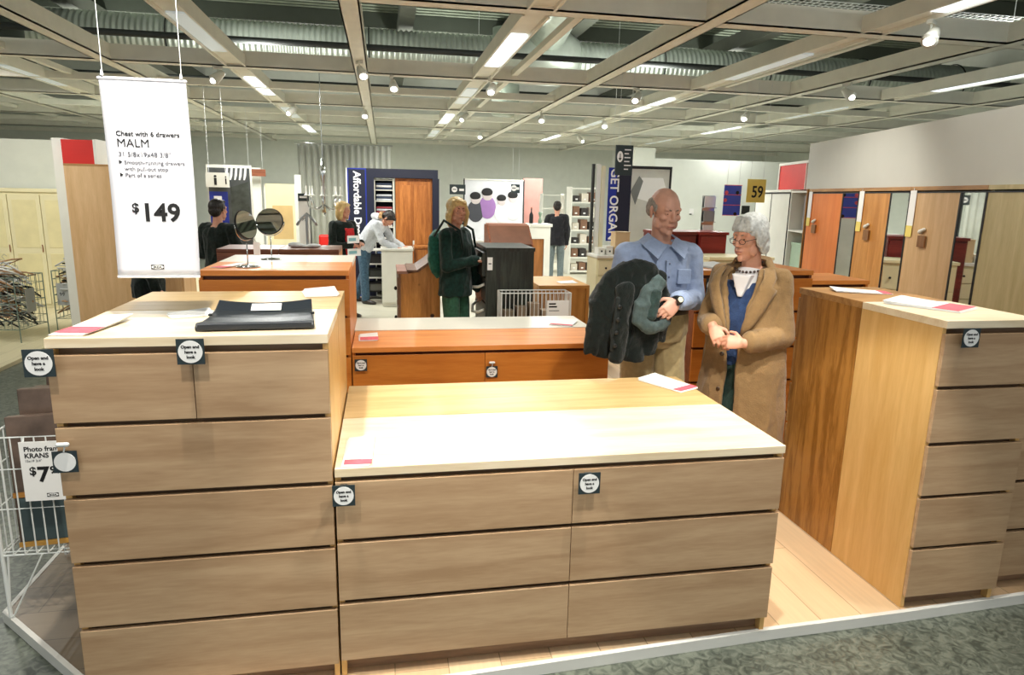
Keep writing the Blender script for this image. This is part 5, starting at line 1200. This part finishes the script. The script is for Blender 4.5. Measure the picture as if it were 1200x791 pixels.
m = MB(); m.prism([(-.050, 1.30), (.050, 1.30), (.012, 1.19), (-.012, 1.19)], 'y', -.134, -.07); m.loft([(V(0, -.01, 1.22), .10, .10), (V(0, -.005, 1.28), .088, .085), (V(0, .005, 1.315), .068, .066)], side=(1, 0, 0), n=20)
remeshed(m, 'undershirt', plain('white cotton', (232, 230, 232), .8, var=.02), wo, .005, 2)
bead = plain('dark beads', (66, 48, 42), .4, var=.3, vscale=60); m = MB()
for k in range(26):
    a = 2 * PI * k / 26; m.ell((.080 * math.cos(a), -.008 + .082 * math.sin(a), 1.332 + .022 * math.sin(a)), (.0075, .0075, .0065), n=8, m=6)
m.build('necklace', bead, wo, smooth=True)
m = MB(); m.loft([(V(0, 0, .40), .13, .10), (V(0, 0, .6), .15, .115), (V(0, 0, .8), .165, .13), (V(0, 0, .92), .155, .12)], side=(1, 0, 0), n=24)
remeshed(m, 'skirt', fabric('dark green skirt', (48, 70, 62), .9, .4, 150, .2), wo, .008, 2, folds(.006, 16, 16, 3, 1))
for k, z in enumerate((.90, .72)):
    MB().ell((-.052, -.168 - .01 * k, z), (.012, .006, .012), n=12, m=6).build('button', plain('brown button', (70, 48, 30), .4), wo, smooth=True)
m = MB(); m.cap((.155, -.100, .93), (.185, -.062, .80), (.010, .006), (.010, .006)); m.build('pocket_welt', camel, wo, smooth=True)
m = MB()
for k in (0, 1): m.cap(J['kn'][k] + V(0, 0, .02), J['an'][k], .056, .040)
remeshed(m, 'stocking', fabric('dark stocking', (40, 44, 48), .7), wo, .007, 1)
shoes(J, wo, plain('black leather shoe', (26, 24, 24), .35))

# --- background shoppers
def shopper(label, x, y, rz, H, top, bottom, hair, hairkind, J=None, vox=.008, hem=.12, arm=.062, fat=1.0, z=.0, sole=(40, 32, 28), foldseed=1, fem=False, skin=None, topname='coat', taper=1.0):
    t = thing('person', label, 'person', (x, y, z), rz); J0 = std(H)
    if J: J0.update(J(J0['s']))
    b, F = body(J0, t, skin or skin_m, vox * .75, fem)
    face_details(F, J0['s'], t, plain('dark brows', (70, 54, 44), .8, var=0))
    hair_cap(F, J0['s'], hair, t, hairkind, seed=foldseed)
    remeshed(jacket_mesh(J0, .022, hem, arm, .046, fat, taper), topname, top, t, vox, 2, folds(.009, 12, 12, 7, foldseed, .002, 30))
    remeshed(trousers_mesh(J0), 'trousers', bottom, t, vox, 2, folds(.006, 12, 12, 4, foldseed))
    shoes(J0, t, plain('shoe leather', sole, .4))
    return t, J0, F
blackw = fabric('black wool coat', (24, 34, 30), .95, .4, 150, .5); blond = plain('blond hair', (206, 176, 118), .5, var=.2, vscale=50)
darkh = plain('dark hair', (30, 24, 20), .5, var=.3, vscale=50); jeans = fabric('blue denim', (66, 92, 112), .9, .4, 150, .3)
greenc = fabric('dark green coat', (18, 44, 38), .9, .4, 150, .5); gcord = fabric('green trousers', (52, 92, 72), .9, .4, 150, .3)
t, J1, F1 = shopper('blonde woman in a dark green coat pulling a drawer of the black chest', .80, 3.86, .95, 1.63, greenc, gcord, blond, 'long', lambda s: dict(el=[V(-.20, -.02, 1.13) * s, V(.24, -.05, 1.14) * s], wr=[V(-.01, -.215, 1.185) * s, V(.22, -.12, .90) * s], hd=[V(.3, -1, -.1), V(0, -.3, -1)], hn=[V(0, 0, 1), V(1, 0, 0)], ht=[V(1, 0, 0), V(0, -1, 0)], hy=-.6), vox=.007, hem=.10, fem=True, foldseed=3, taper=1.1)
m = MB(); m.loft([((.02, .17, 1.34), .09, .04), ((.02, .185, 1.28), .12, .07), ((.02, .185, 1.1), .13, .08), ((.02, .17, .98), .11, .06), ((.02, .15, .94), .07, .04)], side=(1, 0, 0), n=18)
q = thing('backpack', 'green backpack on the back of the blonde woman', 'backpack', (.80, 3.86, 0), .95); remeshed(m, 'bag', fabric('green nylon', (34, 96, 80), .6, .3, 100, .3), q, .008, 2, folds(.008, 10, 10, 10, 4))
for x_ in (-.10, .13): MB().tube([(x_, .16, 1.30), (x_, .06, 1.44), (x_, -.10, 1.36), (x_, -.13, 1.20)], .012, 6).build('strap', fabric('strap nylon', (20, 40, 36), .6), q, smooth=True)
shopper('person in a black coat with back turned, left of the round table mirrors', -1.50, 5.40, 2.65, 1.60, blackw, fabric('dark green trousers', (44, 70, 50), .9), darkh, 'short', lambda s: dict(el=[V(-.25, -.02, 1.13) * s, V(.25, -.02, 1.13) * s], wr=[V(-.12, -.22, 1.10) * s, V(.12, -.22, 1.10) * s], hd=[V(.8, -.5, 0), V(-.8, -.5, 0)], hn=[V(0, -.6, .8), V(0, -.6, .8)], ht=[V(0, 0, 1), V(0, 0, 1)]), hem=.26, arm=.074, z=-.002 - .036, foldseed=7, fat=1.15)
shopper('person in black trousers mostly hidden behind the price banner', -1.92, 4.45, 1.9, 1.66, blackw, fabric('black trousers', (20, 24, 24), .9), darkh, 'short', lambda s: dict(kn=[V(-.15, -.04, .50) * s, V(.15, .02, .50) * s], an=[V(-.19, -.02, .085) * s, V(.19, .03, .085) * s]), hem=.16, z=-.038, foldseed=9)
t, J1, F1 = shopper('woman in a black jacket over a red top holding white papers', -.352, 7.3, .75, 1.56, blackw, jeans, blond, 'long', lambda s: dict(el=[V(-.23, -.02, 1.12) * s, V(.23, -.02, 1.12) * s], wr=[V(-.05, -.22, 1.12) * s, V(.14, -.24, 1.15) * s], hd=[V(.6, -.6, .0), V(-.5, -.7, 0)], hn=[V(0, -.6, .8), V(0, -.6, .8)], ht=[V(0, 0, 1), V(0, 0, 1)], hy=.3), hem=.10, z=-.028, foldseed=11, fem=True, topname='jacket')
m = MB(); m.prism([(-.06, 1.22), (.055, 1.22), (.075, .82), (-.06, .82)], 'y', -.152, -.10); remeshed(m, 'red_top', fabric('red jersey', (200, 40, 44), .8), t, .006, 2, folds(.004, 12, 12, 12))
for (z_, w_, l) in ((1.03, .20, 'upper'), (.86, .22, 'lower')):
    q = thing('paper_sheet', '%s white paper held by the woman in the red top' % l, 'paper', (-.352, 7.3, z_ - .028), .75); B(-.13, -.13 + w_, -.235, -.228, 0, .10).build('sheet', paper, q); B(-.11, -.11 + w_ * .6, -.2365, -.235, .03, .07).build('print_block', plain('teal print', (130, 180, 186), .6), q)
# leaning shopper
def lean(s):
    return dict(pel=V(0, .10, .93) * s, wst=V(0, .02, 1.06) * s, chs=V(0, -.10, 1.22) * s, nb=V(0, -.20, 1.33) * s, head=V(0, -.31, 1.38) * s, hp=1.1, sh=[V(-.17, -.17, 1.28) * s, V(.17, -.17, 1.28) * s], el=[V(-.20, -.28, 1.02) * s, V(.22, -.30, 1.02) * s], wr=[V(-.14, -.48, .93) * s, V(.14, -.50, .93) * s], hd=[V(0, -1, -.1), V(0, -1, -.1)], hn=[V(0, 0, 1), V(0, 0, 1)], ht=[V(1, 0, 0), V(-1, 0, 0)], hip=[V(-.09, .10, .90) * s, V(.09, .10, .90) * s], kn=[V(-.10, .07, .50) * s, V(.10, .14, .50) * s], an=[V(-.10, .06, .085) * s, V(.10, .30, .10) * s])
grey_j = fabric('pale grey jacket', (190, 194, 198), .8, .3, 120, .12)
t, J1, F1 = shopper('shopper in a pale grey hooded jacket bending over the white cabinet', -.03, 8.55, 1.25, 1.66, grey_j, jeans, darkh, 'short', lean, hem=.03, z=-.028, foldseed=13, topname='jacket')
m = MB(); m.ell(J1['nb'] + V(0, .06, .06), (.12, .10, .06), (.5, 0, 0)); remeshed(m, 'hood', grey_j, t, .007, 2, folds(.006, 15, 15, 15)); m = MB().tube([J1['nb'] + V(.12 * math.cos(a), -.03 + .02 * math.sin(a), .05 + .08 * math.sin(a)) for a in [PI * k / 10 for k in range(11)]], .022, 8)
remeshed(m, 'fur_trim', fabric('fur trim', (176, 140, 96), .95, .6, 200, .4), t, .005, 1, folds(.006, 70, 70, 70))
shopper('man in a dark jacket and grey jeans, back turned, by the far shelving', 3.46, 10.7, 2.9, 1.60, fabric('black parka', (34, 34, 38), .9, .4, 120, .3), fabric('grey denim', (112, 124, 126), .9), darkh, 'short', hem=.10, z=-.03, foldseed=17, arm=.072)
